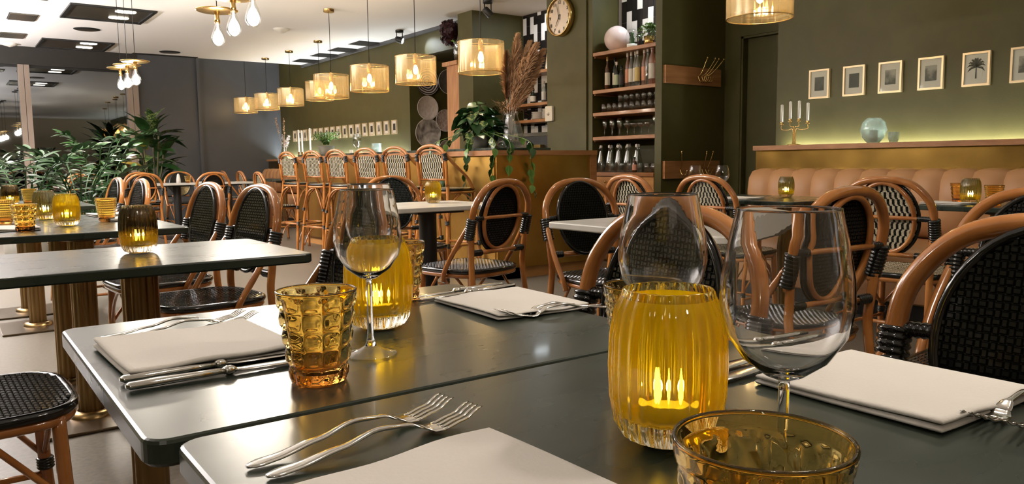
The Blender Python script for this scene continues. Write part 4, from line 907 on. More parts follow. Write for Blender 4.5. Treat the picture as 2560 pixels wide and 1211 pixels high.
def chair(kind, seat_h=.45):
    pat = kind == 'bw'
    t = thing('bistro_chair', 'x', 'chair'); rt, cd = M['rattan'], M['cord']
    # back hoop
    hoop = [(-.196, .2, .60), (-.215, .207, .70), (-.235, .192, .79), (-.252, .12, .866), (-.258, 0, .888)]
    hp = [Vector(p) for p in hoop] + [Vector((x, -y, z)) for (x, y, z) in reversed(hoop[:-1])]
    MB().tube(hp, .0165, 12, sub=7).build('back_hoop', rt, t)
    zc, a_, b_ = .713, .128, .158
    N = 44
    MB().tube([(backx(zc + b_ * math.sin(q)) - .014, a_ * math.cos(q), zc + b_ * math.sin(q)) for q in [2 * PI * i / N for i in range(N)]], .0105, 10, True).build('back_ring', rt, t)
    MB().tube([(backx(zc + (b_ + .012) * math.sin(q)) + .004, (a_ + .014) * math.cos(q), zc + (b_ + .012) * math.sin(q)) for q in [2 * PI * i / N for i in range(N)]], .0085, 8, True).build('back_edge', cd, t)
    nx = Vector((1, 0, -SLOPE)).normalized()
    def surf(u, v, h): return Vector((backx(zc + v) + .002, u, zc + v)) + nx * h
    A, B = a_ + .008, b_ + .006
    w = weave(lambda u, v: (u / A) ** 2 + (v / B) ** 2 < 1, -.15, .15, -.18, .18, .0039 if pat else .0105, .0062 if pat else .0115, surf, bw if pat else (lambda i, j: 0))
    ring = [surf(A * math.cos(q), B * math.sin(q), 0) for q in [2 * PI * i / 36 for i in range(36)]]
    w.add([surf(A * math.cos(q), B * math.sin(q), .0008) for q in [2 * PI * i / 36 for i in range(36)]], [tuple(range(36))]); w.add([surf(A * math.cos(q), B * math.sin(q), -.0008) for q in [2 * PI * i / 36 for i in range(36)]], [tuple(range(35, -1, -1))])
    w.build('back_panel', [cd, M['cordw']], t)
    MB().tube([(-.222, .198, .712), (-.236, .1, .716), (-.24, 0, .716), (-.236, -.1, .716), (-.222, -.198, .712)], .0095, 8, sub=3).build('back_rail', rt, t)
    MB().tube([(-.2, .19, .545), (-.2, -.19, .545)], .011, 8).build('cross_bar', rt, t)
    for s in (1, -1):
        MB().tube([(-.213, s * .207, .69), (-.2, s * .196, .56), (-.196, s * .19, .45), (-.225, s * .2, .2), (-.255, s * .21, 0)], .0155, 10, sub=5).build('leg', rt, t)
        MB().tube([(-.206, s * .21, .685), (-.12, s * .228, .56), (-.05, s * .228, .455), (-.03, s * .222, .40)], .0125, 8, sub=4).build('side_brace', rt, t)
        MB().tube([(.165, s * .175, .44), (.175, s * .182, .2), (.19, s * .192, 0)], .0155, 10, sub=4).build('leg', rt, t)
        MB().coil((-.221, s * .208, .715), (-.195, s * .206, .615), .026, 9).build('binding', cd, t)
        MB().coil((-.2, s * .185, .545), (-.2, s * .125, .545), .0165, 6).build('binding', cd, t)
        MB().coil((-.222, s * .2, .713), (-.228, s * .14, .715), .013, 6).build('binding', cd, t)
        MB().coil((-.222, s * .199, .235), (-.226, s * .2, .205), .0205, 4).build('binding', cd, t)
        MB().coil((.174, s * .181, .235), (.175, s * .182, .205), .0205, 4).build('binding', cd, t)
        MB().tube([(-.21, s * .195, .24), (-.1, s * .2, .33), (-.02, s * .21, .415)], .0075, 7, sub=4).build('arch_brace', rt, t)
        MB().tube([(.172, s * .18, .24), (.1, s * .195, .33), (.03, s * .205, .415)], .0075, 7, sub=4).build('arch_brace', rt, t)
        MB().tube([(-.228, s * .2, .19), (.176, s * .182, .19)], .009, 8).build('stretcher', rt, t)
    MB().tube([(.172, .18, .24), (.18, .09, .35), (.18, 0, .41), (.18, -.09, .35), (.172, -.18, .24)], .0075, 7, sub=4).build('arch_brace', rt, t)
    MB().tube([(-.02, -.192, .19), (-.02, .192, .19)], .009, 8).build('stretcher', rt, t)
    # seat
    def out(q, e=1.0):
        c, s = math.cos(q), math.sin(q); p = .55
        return (.005 + e * .205 * math.copysign(abs(c) ** p, c), e * (.205 + .012 * c) * math.copysign(abs(s) ** p, s))
    Q = [2 * PI * i / 40 for i in range(40)]
    MB().tube([(*out(q, .98), .428) for q in Q], .013, 8, True).build('seat_frame', rt, t)
    MB().tube([(*out(q, 1.01), .449) for q in Q], .0125, 8, True).build('seat_edge', cd, t)
    def ins(u, v): return (abs(u - .005) / .2) ** 3.6 + (abs(v) / .203) ** 3.6 < 1
    def ssurf(u, v, h): return Vector((u, v, .457 - .006 * math.cos(u * 7) * math.cos(v * 7) + h))
    w = weave(ins, -.21, .22, -.21, .21, .0048 if pat else .0115, .0075 if pat else .0115, ssurf, bw if pat else (lambda i, j: 0), both=False)
    w.add([Vector((*out(q, .97), .451)) for q in Q], [tuple(range(40))]); w.add([Vector((*out(q, .97), .435)) for q in Q], [tuple(range(39, -1, -1))])
    w.build('seat', [cd, M['cordw']], t)
    return t
CB, CW = Proto(chair('black')), Proto(chair('bw'))
D = math.radians
CH = [(CB, .84, .98, 180, 'black woven rattan chair behind the big yellow candle glass, at the near table', 'chairs at the near tables'),
      (CB, .985, .41, 180, 'black woven rattan chair filling the right edge, nearest of all', 'chairs at the near tables'),
      (CB, 2.18, 3.35, 103, 'black rattan chair seen from behind at the marble table before the brass bar end', 'chairs at the marble tables'),
      (CB, 2.46, 2.60, -96, 'black woven rattan chair facing us across the nearer marble table', 'chairs at the marble tables'),
      (CB, 2.15, 1.49, 86, 'black rattan chair seen from behind beside the white patterned chair', 'chairs at the marble tables'),
      (CB, 2.12, .80, 185, 'black rattan chair cut by the right edge before the banquette', 'chairs at the marble tables'),
      (CB, 2.43, 4.46, -92, 'black woven rattan chair on the far side of the marble table before the stools', 'chairs at the marble tables'),
      (CB, .735, 2.05, 180, 'black rattan chair whose wrapped leg shows left of the wine glass', 'chairs at the left tables'),
      (CB, .82, 3.22, 187, 'black woven rattan chair, larger of the two facing us beyond the left table', 'chairs at the left tables'),
      (CB, .80, 3.90, 186, 'black woven rattan chair, smaller and farther of the two beyond the left table', 'chairs at the left tables'),
      (CB, .81, 5.55, 184, 'black woven rattan chair behind the smoky candle glass, nearer of a distant pair', 'chairs at the left tables'),
      (CB, .81, 6.42, 184, 'black woven rattan chair, farther one of the distant pair by the plants', 'chairs at the left tables'),
      (CB, .0, 2.1, 2, 'black woven rattan chair seat at the lower left corner', 'chairs at the left tables'),
      (CW, 3.64, 3.43, 0, 'white and black patterned chair before the drawer cabinet', 'patterned chairs along the banquette'),
      (CW, 3.74, 2.93, 2, 'white and black patterned chair in front of the lower coat rack', 'patterned chairs along the banquette'),
      (CW, 3.67, 1.85, 4, 'white and black patterned chair before the tan banquette, largest of its kind', 'patterned chairs along the banquette'),
      (CB, 2.83, 10.6, 90, 'distant rattan chair seen from behind, right end of the long white table', 'chairs at the far white tables'),
      (CB, 1.98, 10.5, 92, 'distant rattan chair seen from behind, below the broad-leaved plant', 'chairs at the far white tables'),
      (CB, 1.35, 10.7, 88, 'distant rattan chair seen from behind, behind the feathery plants', 'chairs at the far white tables'),
      (CB, 2.84, 11.95, -90, 'distant rattan chair facing us across the long white table, nearest the stools', 'chairs at the far white tables'),
      (CB, 2.3, 11.95, -90, 'distant rattan chair facing us across the middle of the long white table', 'chairs at the far white tables'),
      (CB, 1.6, 11.95, -90, 'distant rattan chair facing us across the left end of the white tables', 'chairs at the far white tables'),
      (CW, 3.52, 9.95, 0, 'distant patterned chair just left of the bar stools', 'distant patterned chairs'),
      (CW, 3.92, 12.0, 0, 'distant patterned chair, middle one before the slate wall', 'distant patterned chairs'),
      (CW, 4.02, 13.25, 0, 'distant patterned chair, farthest one before the slate wall', 'distant patterned chairs')]
for (pr_, x, y, a, lab, grp) in CH: pr_.put((x, y, 0), D(a), lab, grp)

# ------------------------------------------------------------------ bar stools
def stool():
    t = thing('bar_stool', 'x', 'bar stool'); rt, cd = M['rattan'], M['cord']; SH = .77
    def bx(z): return -.17 - .12 * (z - .8)
    arch = [(-.175, .155, .80), (bx(.98), .165, .98), (bx(1.07), .15, 1.07), (bx(1.12), .08, 1.112), (bx(1.12), 0, 1.122)]
    hp = [Vector(p) for p in arch] + [Vector((x, -y, z)) for (x, y, z) in reversed(arch[:-1])]
    MB().tube(hp, .014, 10, sub=6).build('back_hoop', rt, t)
    a2 = [(bx(1.0), .13, 1.05), (bx(1.08), .08, 1.082), (bx(1.09), 0, 1.09), (bx(1.08), -.08, 1.082), (bx(1.0), -.13, 1.05)]
    MB().tube(a2, .009, 8, sub=4).build('top_rail', rt, t)
    nx = Vector((1, 0, .12)).normalized()
    def surf(u, v, h): return Vector((bx(.955 + v) + .002, u, .955 + v)) + nx * h
    w = weave(lambda u, v: abs(u) < .118 and v < .1 - u * u * 1.2, -.126, .126, -.105, .12, .0042, .0066, surf, bw)
    w.add([surf(-.12, -.105, 0), surf(.12, -.105, 0), surf(.12, .085, 0), surf(0, .1, 0), surf(-.12, .085, 0)], [(0, 1, 2, 3, 4), (4, 3, 2, 1, 0)] if False else [(0, 1, 2, 3, 4)])
    w.build('back_panel', [cd, M['cordw']], t)
    MB().tube([(bx(.85), .15, .85), (bx(.85), -.15, .85)], .01, 8).build('back_rail', rt, t)
    for s in (1, -1):
        MB().tube([(bx(1.05), s * .135, 1.05), (bx(.86), s * .128, .85)], .009, 8).build('back_stile', rt, t)
        MB().tube([(bx(1.07), s * .155, 1.07), (-.12, s * .178, .98), (.02, s * .19, .87), (.09, s * .19, SH)], .0135, 9, sub=4).build('arm', rt, t)
        MB().coil((bx(1.06), s * .157, 1.06), (bx(1.0), s * .165, 1.0), .021, 6).build('binding', cd, t)
        MB().tube([(-.172, s * .155, .81), (-.165, s * .155, SH - .03), (-.21, s * .185, .3), (-.235, s * .2, 0)], .0155, 9, sub=4).build('leg', rt, t)
        MB().tube([(.14, s * .15, SH - .03), (.165, s * .175, .3), (.18, s * .19, 0)], .0155, 9, sub=3).build('leg', rt, t)
        for (lx, tx) in ((-.2, -.03), (.16, .02)):
            MB().tube([(lx, s * .178, .50), (lx * .6 + tx * .4, s * .172, .66), (tx, s * .165, SH - .04)], .008, 7, sub=4).build('arch_brace', rt, t)
            MB().tube([(lx * 1.04, s * .188, .10), (lx * .7, s * .184, .24), (lx * .25, s * .18, .3)], .008, 7, sub=4).build('arch_brace', rt, t)
            MB().coil((lx, s * .179, .515), (lx, s * .181, .485), .0205, 4).build('binding', cd, t); MB().coil((lx * 1.02, s * .186, .335), (lx * 1.02, s * .188, .295), .0205, 4).build('binding', cd, t)
        MB().tube([(-.21, s * .185, .31), (.165, s * .175, .31)], .011, 8).build('stretcher', rt, t)
    for x in (-.21, .165):
        MB().tube([(x, -.18, .31), (x, .18, .31)], .012, 8).build('foot_rail', rt, t)
        MB().tube([(x, -.178, .5), (x, -.09, .68), (x * .85, 0, SH - .04), (x, .09, .68), (x, .178, .5)], .008, 7, sub=4).build('arch_brace', rt, t)
    Q = [2 * PI * i / 32 for i in range(32)]
    def out(q, e=1.0):
        c, s = math.cos(q), math.sin(q); return (-.005 + e * .185 * math.copysign(abs(c) ** .6, c), e * .18 * math.copysign(abs(s) ** .6, s))
    MB().tube([(*out(q, .97), SH - .026) for q in Q], .013, 8, True).build('seat_frame', rt, t); MB().tube([(*out(q), SH - .004) for q in Q], .012, 8, True).build('seat_edge', cd, t)
    w = weave(lambda u, v: (abs(u + .005) / .18) ** 3.4 + (abs(v) / .175) ** 3.4 < 1, -.19, .19, -.19, .19, .0055, .0075, lambda u, v, h: Vector((u, v, SH + .002 + h)), bw, both=False)
    w.add([Vector((*out(q, .96), SH - .004)) for q in Q], [tuple(range(32))]); w.build('seat', [cd, M['cordw']], t)
    return t
ST = Proto(stool())
SL = ['nearest patterned bar stool, beside the trailing plant', 'patterned bar stool second from the trailing plant', 'patterned bar stool third from the trailing plant', 'patterned bar stool third from the far end of the bar', 'patterned bar stool second from the far end of the bar', 'farthest patterned bar stool at the slate wall end']
for i, (x, y, a) in enumerate(((3.41, 5.54, 13), (3.41, 6.15, 12), (3.41, 6.74, 13), (3.41, 7.42, 12), (3.41, 8.04, 12), (3.41, 8.78, 12))): ST.put((x, y, 0), D(a), SL[i], 'bar stools at the brass bar')

# ------------------------------------------------------------------ tables
def table(x0, x1, y0, y1, top, col, label, group):
    t = thing('bistro_table', label, 'table', ((x0 + x1) / 2, (y0 + y1) / 2, 0), 0, group); a, b = (x1 - x0) / 2, (y1 - y0) / 2
    MB().rslab(-a, a, -b, b, .725, .75, .022, .004, 6).build('table_top', M[top], t)
    if col == 'brass':
        MB().lathe([(.046, .03), (.046, .7)], 72, mod=lambda an, k, r, z: r * (1 - .10 * (1 - abs(math.cos(6 * an))) )).build('fluted_column', M['brassdull'], t)
        MB().lathe([(.06, .7), (.12, .708), (.12, .725)], 24).build('collar', M['plate'], t)
        MB().rslab(-.2, .2, -.22, .22, 0, .012, .01, .003).build('base_plate', M['plate'], t); MB().lathe([(.08, .012), (.075, .03), (.05, .034)], 24).build('foot_ring', M['brassdull'], t)
    else:
        MB().lathe([(.05, .02), (.05, .7)], 28).build('column', M['black'], t); MB().box(-.15, .15, -.15, .15, .705, .725).build('top_plate', M['black'], t)
        MB().rslab(-.22, .22, -.22, .22, 0, .015, .02, .004).build('base_plate', M['black'], t)
    return t
TB = [(.122, .785, .685, 1.262, 'green', 'brass', 'dark green marble table in the centre foreground', 'green marble tables'), (.142, .805, .085, .679, 'green', 'brass', 'dark green marble table at the bottom edge, pushed against the centre one', 'green marble tables'),
      (.03, .774, 1.935, 2.47, 'green', 'brass', 'green marble table at left with the single smoky candle glass', 'green marble tables'), (.085, .748, 3.085, 3.675, 'green', 'brass', 'green marble table at left with amber tumblers and a yellow candle glass', 'green marble tables'),
      (.085, .735, 3.69, 4.27, 'green', 'brass', 'green marble table pushed behind the amber tumbler table', 'green marble tables'), (.1, .75, 5.25, 5.84, 'green', 'brass', 'green marble table in front of the feathery plants', 'green marble tables'), (.1, .75, 5.86, 6.45, 'green', 'brass', 'green marble table closest to the feathery plants', 'green marble tables'),
      (1.87, 2.56, 3.54, 4.13, 'marble', 'black', 'white marble table with one yellow candle glass before the bar', 'white marble tables'), (1.885, 2.55, 1.50, 2.345, 'marble', 'black', 'white marble table behind the clear wine glasses', 'white marble tables'),
      (3.72, 4.38, 2.49, 3.06, 'green', 'brass', 'green marble table with a small candle glass by the end of the banquette', 'green tables along the banquette'), (3.72, 4.38, 3.08, 3.65, 'green', 'brass', 'green marble table with two wine glasses nearest the door', 'green tables along the banquette'),
      (3.9, 4.5, 1.36, 1.95, 'green', 'brass', 'green marble table with grey candle glass and amber tumblers by the banquette', 'green tables along the banquette'),
      (2.25, 2.92, 10.95, 11.55, 'marble', 'black', 'far white table between the distant rattan chairs', 'far white tables'), (2.94, 3.6, 10.95, 11.55, 'marble', 'black', 'far white table at the right end of the row', 'far white tables'), (1.15, 1.8, 10.95, 11.55, 'marble', 'black', 'far white table behind the feathery plants', 'far white tables'),
      (3.95, 4.5, 9.75, 10.35, 'green', 'brass', 'distant green table beside the end of the bar', 'distant green tables'), (4.1, 4.6, 11.7, 12.3, 'green', 'brass', 'distant green table in the middle before the slate wall', 'distant green tables'), (4.15, 4.65, 12.95, 13.55, 'green', 'brass', 'distant green table closest to the slate wall', 'distant green tables')]
for a in TB: table(*a)
TZ = .75

# ------------------------------------------------------------------ candle glasses
def candle_glass(lin, kind):
    t = thing('candle_glass', 'x', 'candle holder'); n = 120; fl = 24
    outp = [(.002, .0015), (.0255, .001), (.0262, .0012), (.036, .006), (.043, .018), (.0465, .04), (.0475, .065), (.0465, .09), (.043, .110), (.0375, .122), (.0362, .1262), (.0360, .127)]
    inn = [(.0358, .1273), (.0346, .1273), (.0344, .127), (.0342, .1262), (.0358, .120), (.041, .107), (.0445, .088), (.0456, .065), (.0445, .040), (.040, .026), (.026, .021), (.002, .021)]
    K_ = len(outp) + len(inn)
    def mod(a, k, r, z):
        if k < 3 or len(outp) - 1 <= k <= len(outp) + 3 or k > K_ - 3: return r
        return r * (1 + (.075 if k < len(outp) else .035) * (abs(math.cos(fl / 2 * a)) - .65))
    K = len(outp) + len(inn); mis = [0 if k < len(outp) + 4 else 1 for k in range(K - 1)]
    MB().lathe(outp + inn, n, mod=mod, mis=mis).build('ribbed_glass', [M[('ribglass', 'ribglass_s', 'ribglass_g')[kind]], M[lin]], t)
    MB().lathe([(.019, .0235), (.019, .036), (.018, .036), (.018, .033), (.001, .033)], 20, capb=True).build('tealight', M['wax'], t)
    MB().lathe([(.001, .036), (.005, .042), (.0045, .05), (.001, .064)], 10).build('flame', M['flame'], t)
    return t
KY, KS, KG = Proto(candle_glass('lin_y', 0)), Proto(candle_glass('lin_s', 1)), Proto(candle_glass('lin_g', 2))
CD = [(KY, .47, .428, 'large ribbed yellow candle glass in the right foreground'), (KY, .487, .985, 'ribbed yellow candle glass behind the left wine glass'), (KS, .416, 2.26, 'ribbed smoky candle glass alone on the left table'),
      (KY, .39, 3.50, 'ribbed bright yellow candle glass between amber tumblers at left'), (KG, .365, 4.02, 'ribbed grey candle glass behind the yellow one at left'), (KS, .33, 5.6, 'ribbed brownish candle glass at the left edge before the plants'),
      (KY, 2.31, 3.93, 'ribbed yellow candle glass on the white marble table before the bar'), (KG, 4.19, 2.86, 'ribbed candle glass with yellow glow on the table at the banquette end'), (KG, 4.2, 1.80, 'ribbed grey candle glass between amber tumblers by the banquette')]
for (k_, x, y, lab) in CD:
    k_.put((x, y, TZ), random.uniform(0, 1), lab, 'ribbed candle glasses'); light('POINT', 'candle_light', (x, y, TZ + .050), P_CANDLE, (1.0, .68, .24), .006)

# ------------------------------------------------------------------ amber tumblers
def tumbler(style):
    t = thing('amber_tumbler', 'x', 'tumbler'); rows = 40; n = 96; H = .098; R0, R1 = .029, .0425
    outp = [(.002, .001), (.024, .0005)] + [(R0 + (R1 - R0) * (i / rows) ** .85, .002 + (H - .002) * i / rows) for i in range(rows + 1)]
    inn = [(R1 - .0003, H + .0004), (R1 - .0022, H + .0004), (R1 - .0025, H), (R1 - .0027, H - .001)] + [(R0 + (R1 - R0) * (i / 10) ** .85 - .0035, .012 + (H - .012) * i / 10) for i in range(9, -1, -1)] + [(.002, .0115)]
    def mod(a, k, r, z):
        if k < 2 or k >= len(outp) - 1: return r
        v = z / H
        if style == 'block':
            if v > .95 or v < .03: return r
            cu = (a / (2 * PI) * 11) % 1; cv = (v * 5) % 1
            e = min(1, 3.2 * min(cu, 1 - cu)) * min(1, 3.2 * min(cv, 1 - cv)); return r - .0022 + .0030 * e
        if style == 'diamond':
            if v > .9: return r
            u = a / (2 * PI) * 12; return r - .0030 * (abs(math.sin(PI * (u + v * 3.2))) ** .6 * abs(math.sin(PI * (u - v * 3.2))) ** .6)
        if v > .93 or v < .04: return r
        u = a / (2 * PI) * 16; return r - .0004 + .0022 * max(0, math.sin(PI * 2 * (u + v * 5)) * math.sin(PI * 2 * (u - v * 5)))
    MB().lathe(outp + inn, n, mod=mod).build('glass_body', M['amber' if style != 'diamond' else 'amber2'], t)
    MB().tube([((R1 - .0012) * math.cos(q), (R1 - .0012) * math.sin(q), H) for q in [2 * PI * i / 64 for i in range(64)]], .0013, 6, True).build('rim', M['amber'], t)
    return t
TBk, TDi, THo = Proto(tumbler('block')), Proto(tumbler('diamond')), Proto(tumbler('hob'))
for (k_, x, y, lab) in [(TBk, .312, .778, 'amber block-cut tumbler beside the left napkin in the foreground'), (TBk, .618, 1.166, 'amber block-cut tumbler behind the yellow candle glass'), (THo, .60, .582, 'amber tumbler mostly hidden behind the big yellow candle glass'), (TDi, .306, .218, 'amber diamond-cut tumbler at the bottom right edge'),
                        (TBk, .235, 3.31, 'amber block-cut tumbler near the edge of the left table'), (THo, .20, 3.84, 'amber hobnail tumbler at the left edge behind a napkin'), (THo, .555, 3.66, 'amber hobnail tumbler between the yellow candle glass and the smoky one'), (TBk, .40, 4.2, 'amber tumbler behind the grey candle glass at left'), (THo, .44, 5.75, 'amber tumbler beside the brownish candle glass before the plants'),
                        (TBk, 4.3, 1.90, 'amber tumbler left of the grey candle glass by the banquette'), (THo, 4.05, 1.63, 'amber hobnail tumbler right of the grey candle glass by the banquette'), (TBk, 3.86, 3.2, 'amber tumbler under the wine glasses near the door'), (TBk, 2.72, 11.2, 'amber tumbler on the far white table'), (THo, 1.6, 11.2, 'amber tumbler on the far white table behind the plants'), (TBk, 2.34, .0, 'x')][:14]:
    k_.put((x, y, TZ), x * 7, lab, 'amber tumblers')

# ------------------------------------------------------------------ wine glasses
def wine_glass():
    t = thing('wine_glass', 'x', 'wine glass')
    bo = [(.0035, .092), (.012, .0955), (.026, .106), (.0365, .122), (.0405, .14), (.0395, .158), (.0355, .180), (.0313, .1990), (.0312, .2003), (.0311, .2006)]
    bi = [(.0307, .2006), (.0306, .2003), (.0306, .1990), (.0348, .180), (.0388, .158), (.0398, .14), (.0358, .1225), (.0253, .1073), (.011, .0983), (.001, .0968)]
    st = [(.0302, .0), (.0310, .0003), (.0315, .0010), (.0312, .0018), (.0303, .0023), (.018, .0055), (.007, .0115), (.004, .022), (.0034, .05), (.0034, .085)]
    MB().lathe([(.0033, .086)] + bo + bi, 64).build('bowl', M['glass'], t)
    MB().lathe([(.001, .012)] + st[6:] + [(.0034, .0935)], 24).build('stem', M['glass'], t)
    MB().lathe([(.0065, .012), (.018, .0058), (.0303, .0025), (.0312, .0018), (.0315, .0009), (.031, .0003)], 48).build('foot', M['footglass'], t)
    return t
WG = Proto(wine_glass())
for (x, y, lab) in [(.406, .846, 'clear wine glass in front of the left yellow candle glass'), (.525, 1.085, 'clear wine glass behind another one, above the left yellow candle glass'), (.53, .49, 'clear wine glass rising behind the big yellow candle glass'), (.419, .284, 'largest clear wine glass in the right foreground'),
                    (3.78, 3.02, 'small wine glass before the coat rack, right one of two'), (3.84, 3.28, 'small wine glass before the coat rack, left one of two')]:
    WG.put((x, y, TZ), 0, lab, 'wine glasses')

# ------------------------------------------------------------------ napkins
def napkin(lx, ly, seed, th=.0085, folds=2):
    """folded cloth: stacked layers joined at a soft rounded fold on the -x side"""
    t = thing('napkin', 'x', 'napkin'); r = random.Random(seed); nx, ny = 18, 12
    ph = [r.uniform(0, 6) for _ in range(4)]
    def hz(u, v, L): return .0018 * math.sin(u * 5 + ph[0]) * math.sin(v * 4 + ph[1]) + .001 * math.sin(u * 11 + ph[2] + L) + (.003 * (u - .5) ** 2)
    for L in range(folds):
        b = MB(); ins = L * .0016; z0 = .0005 + L * (th + .0006)
        def ring(z, e):
            o_ = []
            n = 14
            for (cu, cv) in [(i / n, 0) for i in range(n)] + [(1, i / n) for i in range(n)] + [(1 - i / n, 1) for i in range(n)] + [(0, 1 - i / n) for i in range(n)]:
                x = (cu - .5) * (lx - 2 * e); y = (cv - .5) * (ly - 2 * e); o_.append((x + ins * (1 if L % 2 else -1) * .5, y, max(z + (hz(cu, cv, L) if L == folds - 1 else hz(cu, cv, L) * .3), .0003)))
            return o_
        rs = [ring(z0, .005), ring(z0 + th * .2, .0012), ring(z0 + th * .5, .0), ring(z0 + th * .8, .0012), ring(z0 + th * .95, .003), ring(z0 + th, .006)]; N = len(rs[0]); vs = [p for q in rs for p in q]; fs = []
        for k in range(5):
            for i in range(N): j = (i + 1) % N; fs.append((k * N + i, k * N + j, (k + 1) * N + j, (k + 1) * N + i))
        fs.append(tuple(range(N - 1, -1, -1))); b.add(vs, fs, 0, True)
        # top as a grid
        gv = []
        for i in range(nx + 1):
            for j in range(ny + 1):
                cu, cv = i / nx, j / ny; e = .006; gv.append(((cu - .5) * (lx - 2 * e) + ins * (1 if L % 2 else -1) * .5, (cv - .5) * (ly - 2 * e), max(z0 + th + (hz(cu, cv, L) if L == folds - 1 else hz(cu, cv, L) * .3), .0003)))
        gf = [(i * (ny + 1) + j, (i + 1) * (ny + 1) + j, (i + 1) * (ny + 1) + j + 1, i * (ny + 1) + j + 1) for i in range(nx) for j in range(ny)]
        b.add(gv, gf, 0, True); b.build('cloth_fold', M['linen'], t)
    return t
NP = [(.24, .998, .192, .20, 2, 'folded white napkin between cutlery at the left of the centre table'), (.727, 1.003, .168, .20, -3, 'folded white napkin at the far right of the centre table'), (.262, .418, .20, .20, 3, 'folded white napkin at the bottom edge of the photo'), (.742, .385, .168, .19, -2, 'folded white napkin at the right of the near table'),
      (.20, 3.42, .17, .2, 0, 'folded white napkin at the left edge beside an amber tumbler'), (.64, 3.72, .17, .2, 4, 'folded white napkin right of the smoky candle glass'), (.63, 4.1, .16, .18, 4, 'folded white napkin behind the hobnail tumbler'), (3.85, 2.93, .17, .2, 0, 'folded white napkin on the table at the banquette end'), (4.05, 1.84, .17, .2, 0, 'folded white napkin before the grey candle glass by the banquette'), (4.3, 1.5, .15, .18, 0, 'folded white napkin right of the hobnail tumbler by the banquette'), (2.95, 11.15, .2, .2, 0, 'folded white napkin on the far white table'), (.2, 4.1, .16, .18, 0, 'folded white napkin behind the tumblers at left')]
for i, (x, y, lx, ly, a, lab) in enumerate(NP):
    o = napkin(lx, ly, i + 3, (.0062, .004, .004, .0055)[i] if i < 4 else .005); o.location = (x, y, TZ); o.rotation_euler = (0, 0, D(a)); tag(o, lab, 'napkin', 'folded napkins')

# ------------------------------------------------------------------ cutlery
def ribbon(pts, ws, ths):
    """pts: (x, z) centre line, width along y, thickness"""
    b = MB(); vs = []; fs = []; n = len(pts); m = 8
    for (x, z), w, h in zip(pts, ws, ths):
        for k in range(m):
            a = 2 * PI * (k + .5) / m; vs.append((x, w / 2 * max(-1, min(1, 1.2 * math.cos(a))), z + h / 2 * max(-1, min(1, 1.2 * math.sin(a)))))
    for i in range(n - 1):
        for k in range(m): fs.append((i * m + k, i * m + (k + 1) % m, (i + 1) * m + (k + 1) % m, (i + 1) * m + k))
    fs.append(tuple(range(m - 1, -1, -1))); fs.append(tuple((n - 1) * m + k for k in range(m))); b.add(vs, fs, 0, True); return b
def smooth1(xs, ys, n):
    out = []; 
    for i in range(n + 1):
        x = xs[0] + (xs[-1] - xs[0]) * i / n; k = 0
        while k < len(xs) - 2 and x > xs[k + 1]: k += 1
        u = (x - xs[k]) / (xs[k + 1] - xs[k]); u = u * u * (3 - 2 * u); out.append((x, ys[k] + (ys[k + 1] - ys[k]) * u))
    return out
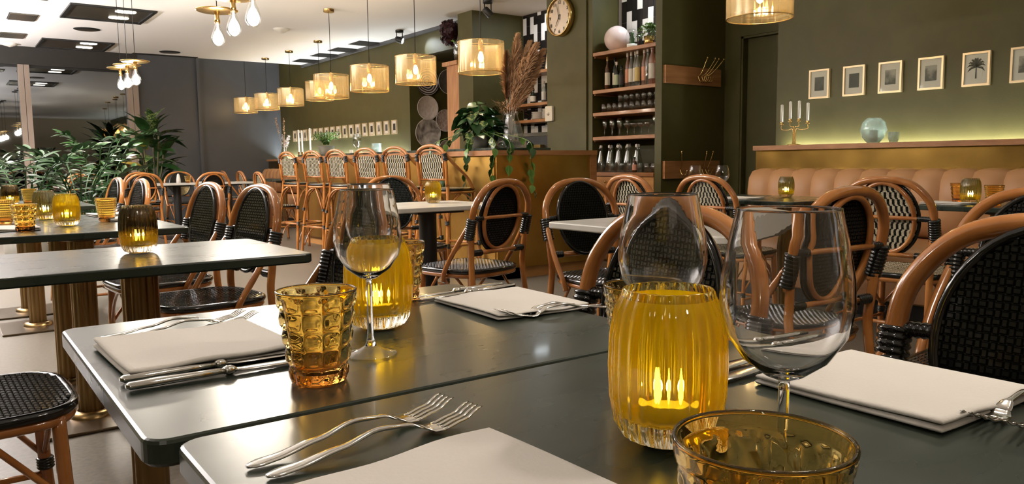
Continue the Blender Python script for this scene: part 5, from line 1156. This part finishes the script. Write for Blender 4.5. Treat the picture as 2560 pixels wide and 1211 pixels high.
def fork():
    t = thing('fork', 'x', 'fork')
    hx = [0, .02, .06, .095, .125, .138]; hz_ = [.002, .003, .008, .0145, .012, .0065]
    c = smooth1(hx, hz_, 28); w = [q[1] for q in smooth1([0, .008, .03, .09, .118, .138], [.006, .0155, .013, .0058, .0055, .015], 28)]; h = [q[1] for q in smooth1([0, .05, .1, .138], [.0022, .003, .0038, .002], 28)]
    ribbon(c, w, h).build('handle', M['steel'], t)
    c = smooth1([.138, .146, .156], [.0065, .0032, .0030], 8); ribbon(c, [q[1] for q in smooth1([.138, .148, .156], [.015, .0225, .0235], 8)], [.0018] * 9).build('head', M['steel'], t)
    for i in range(4):
        c = smooth1([.154, .175, .196], [.0030, .0065, .0145], 8); b = ribbon(c, [.0036, .0036, .0036, .0034, .0034, .0032, .003, .0026, .0014], [.0018] * 8 + [.0008])
        b.xf(Matrix.Translation((0, -.0096 + i * .0064, 0))).build('tine', M['steel'], t)
    return t
def knife():
    t = thing('knife', 'x', 'knife')
    ribbon([(0, .005), (.004, .005), (.03, .005), (.07, .005), (.1, .005)], [.008, .014, .0145, .012, .0095], [.004, .0075, .008, .007, .006]).build('handle', M['steel'], t)
    ribbon([(.098, .005), (.102, .005), (.107, .005), (.112, .005)], [.0095, .0125, .0125, .008], [.007, .0095, .0095, .005]).build('bolster', M['steel'], t)
    ribbon([(.111, .0045), (.12, .0042), (.17, .004), (.205, .0038), (.215, .0036)], [.008, .016, .0195, .0175, .003], [.003, .0022, .0018, .0014, .001]).build('blade', M['steel'], t)
    return t
FK, KN = Proto(fork()), Proto(knife())
for (x, y, a, lab) in [(.158, 1.150, 5, 'outer fork behind the left napkin'), (.168, 1.126, 4, 'inner fork behind the left napkin'), (.172, .578, 8, 'outer fork above the bottom napkin'), (.178, .551, 5, 'inner fork touching the bottom napkin'), (.84, .905, 176, 'inner fork before the far right napkin'), (.845, .882, 172, 'outer fork before the far right napkin'), (.885, .285, 180, 'fork beside the right napkin at the photo edge'), (.885, .258, 182, 'outer fork beside the right napkin at the photo edge')]:
    FK.put((x, y, TZ + .0005), D(a), lab, 'forks at the place settings')
for (x, y, a, lab) in [(.138, .895, 1, 'inner knife before the left napkin'), (.138, .862, 0, 'outer knife nearest the viewer before the left napkin'), (.838, 1.138, 183, 'inner knife behind the far right napkin'), (.83, 1.165, 184, 'outer knife behind the far right napkin'), (.842, .512, 181, 'inner knife behind the right napkin'), (.842, .54, 181, 'outer knife behind the right napkin')]:
    KN.put((x, y, TZ + .0005), D(a), lab, 'knives at the place settings')
t = thing('salt_shaker', 'white shaker on the far white table beside the amber tumbler', 'shaker', (2.6, 11.2, TZ)); MB().lathe([(.03, 0), (.028, .05), (.018, .11), (.001, .12)], 14, capb=True).build('body', M['cer'], t); MB().lathe([(.017, .1), (.014, .125), (.001, .13)], 12).build('cap', M['steel'], t)
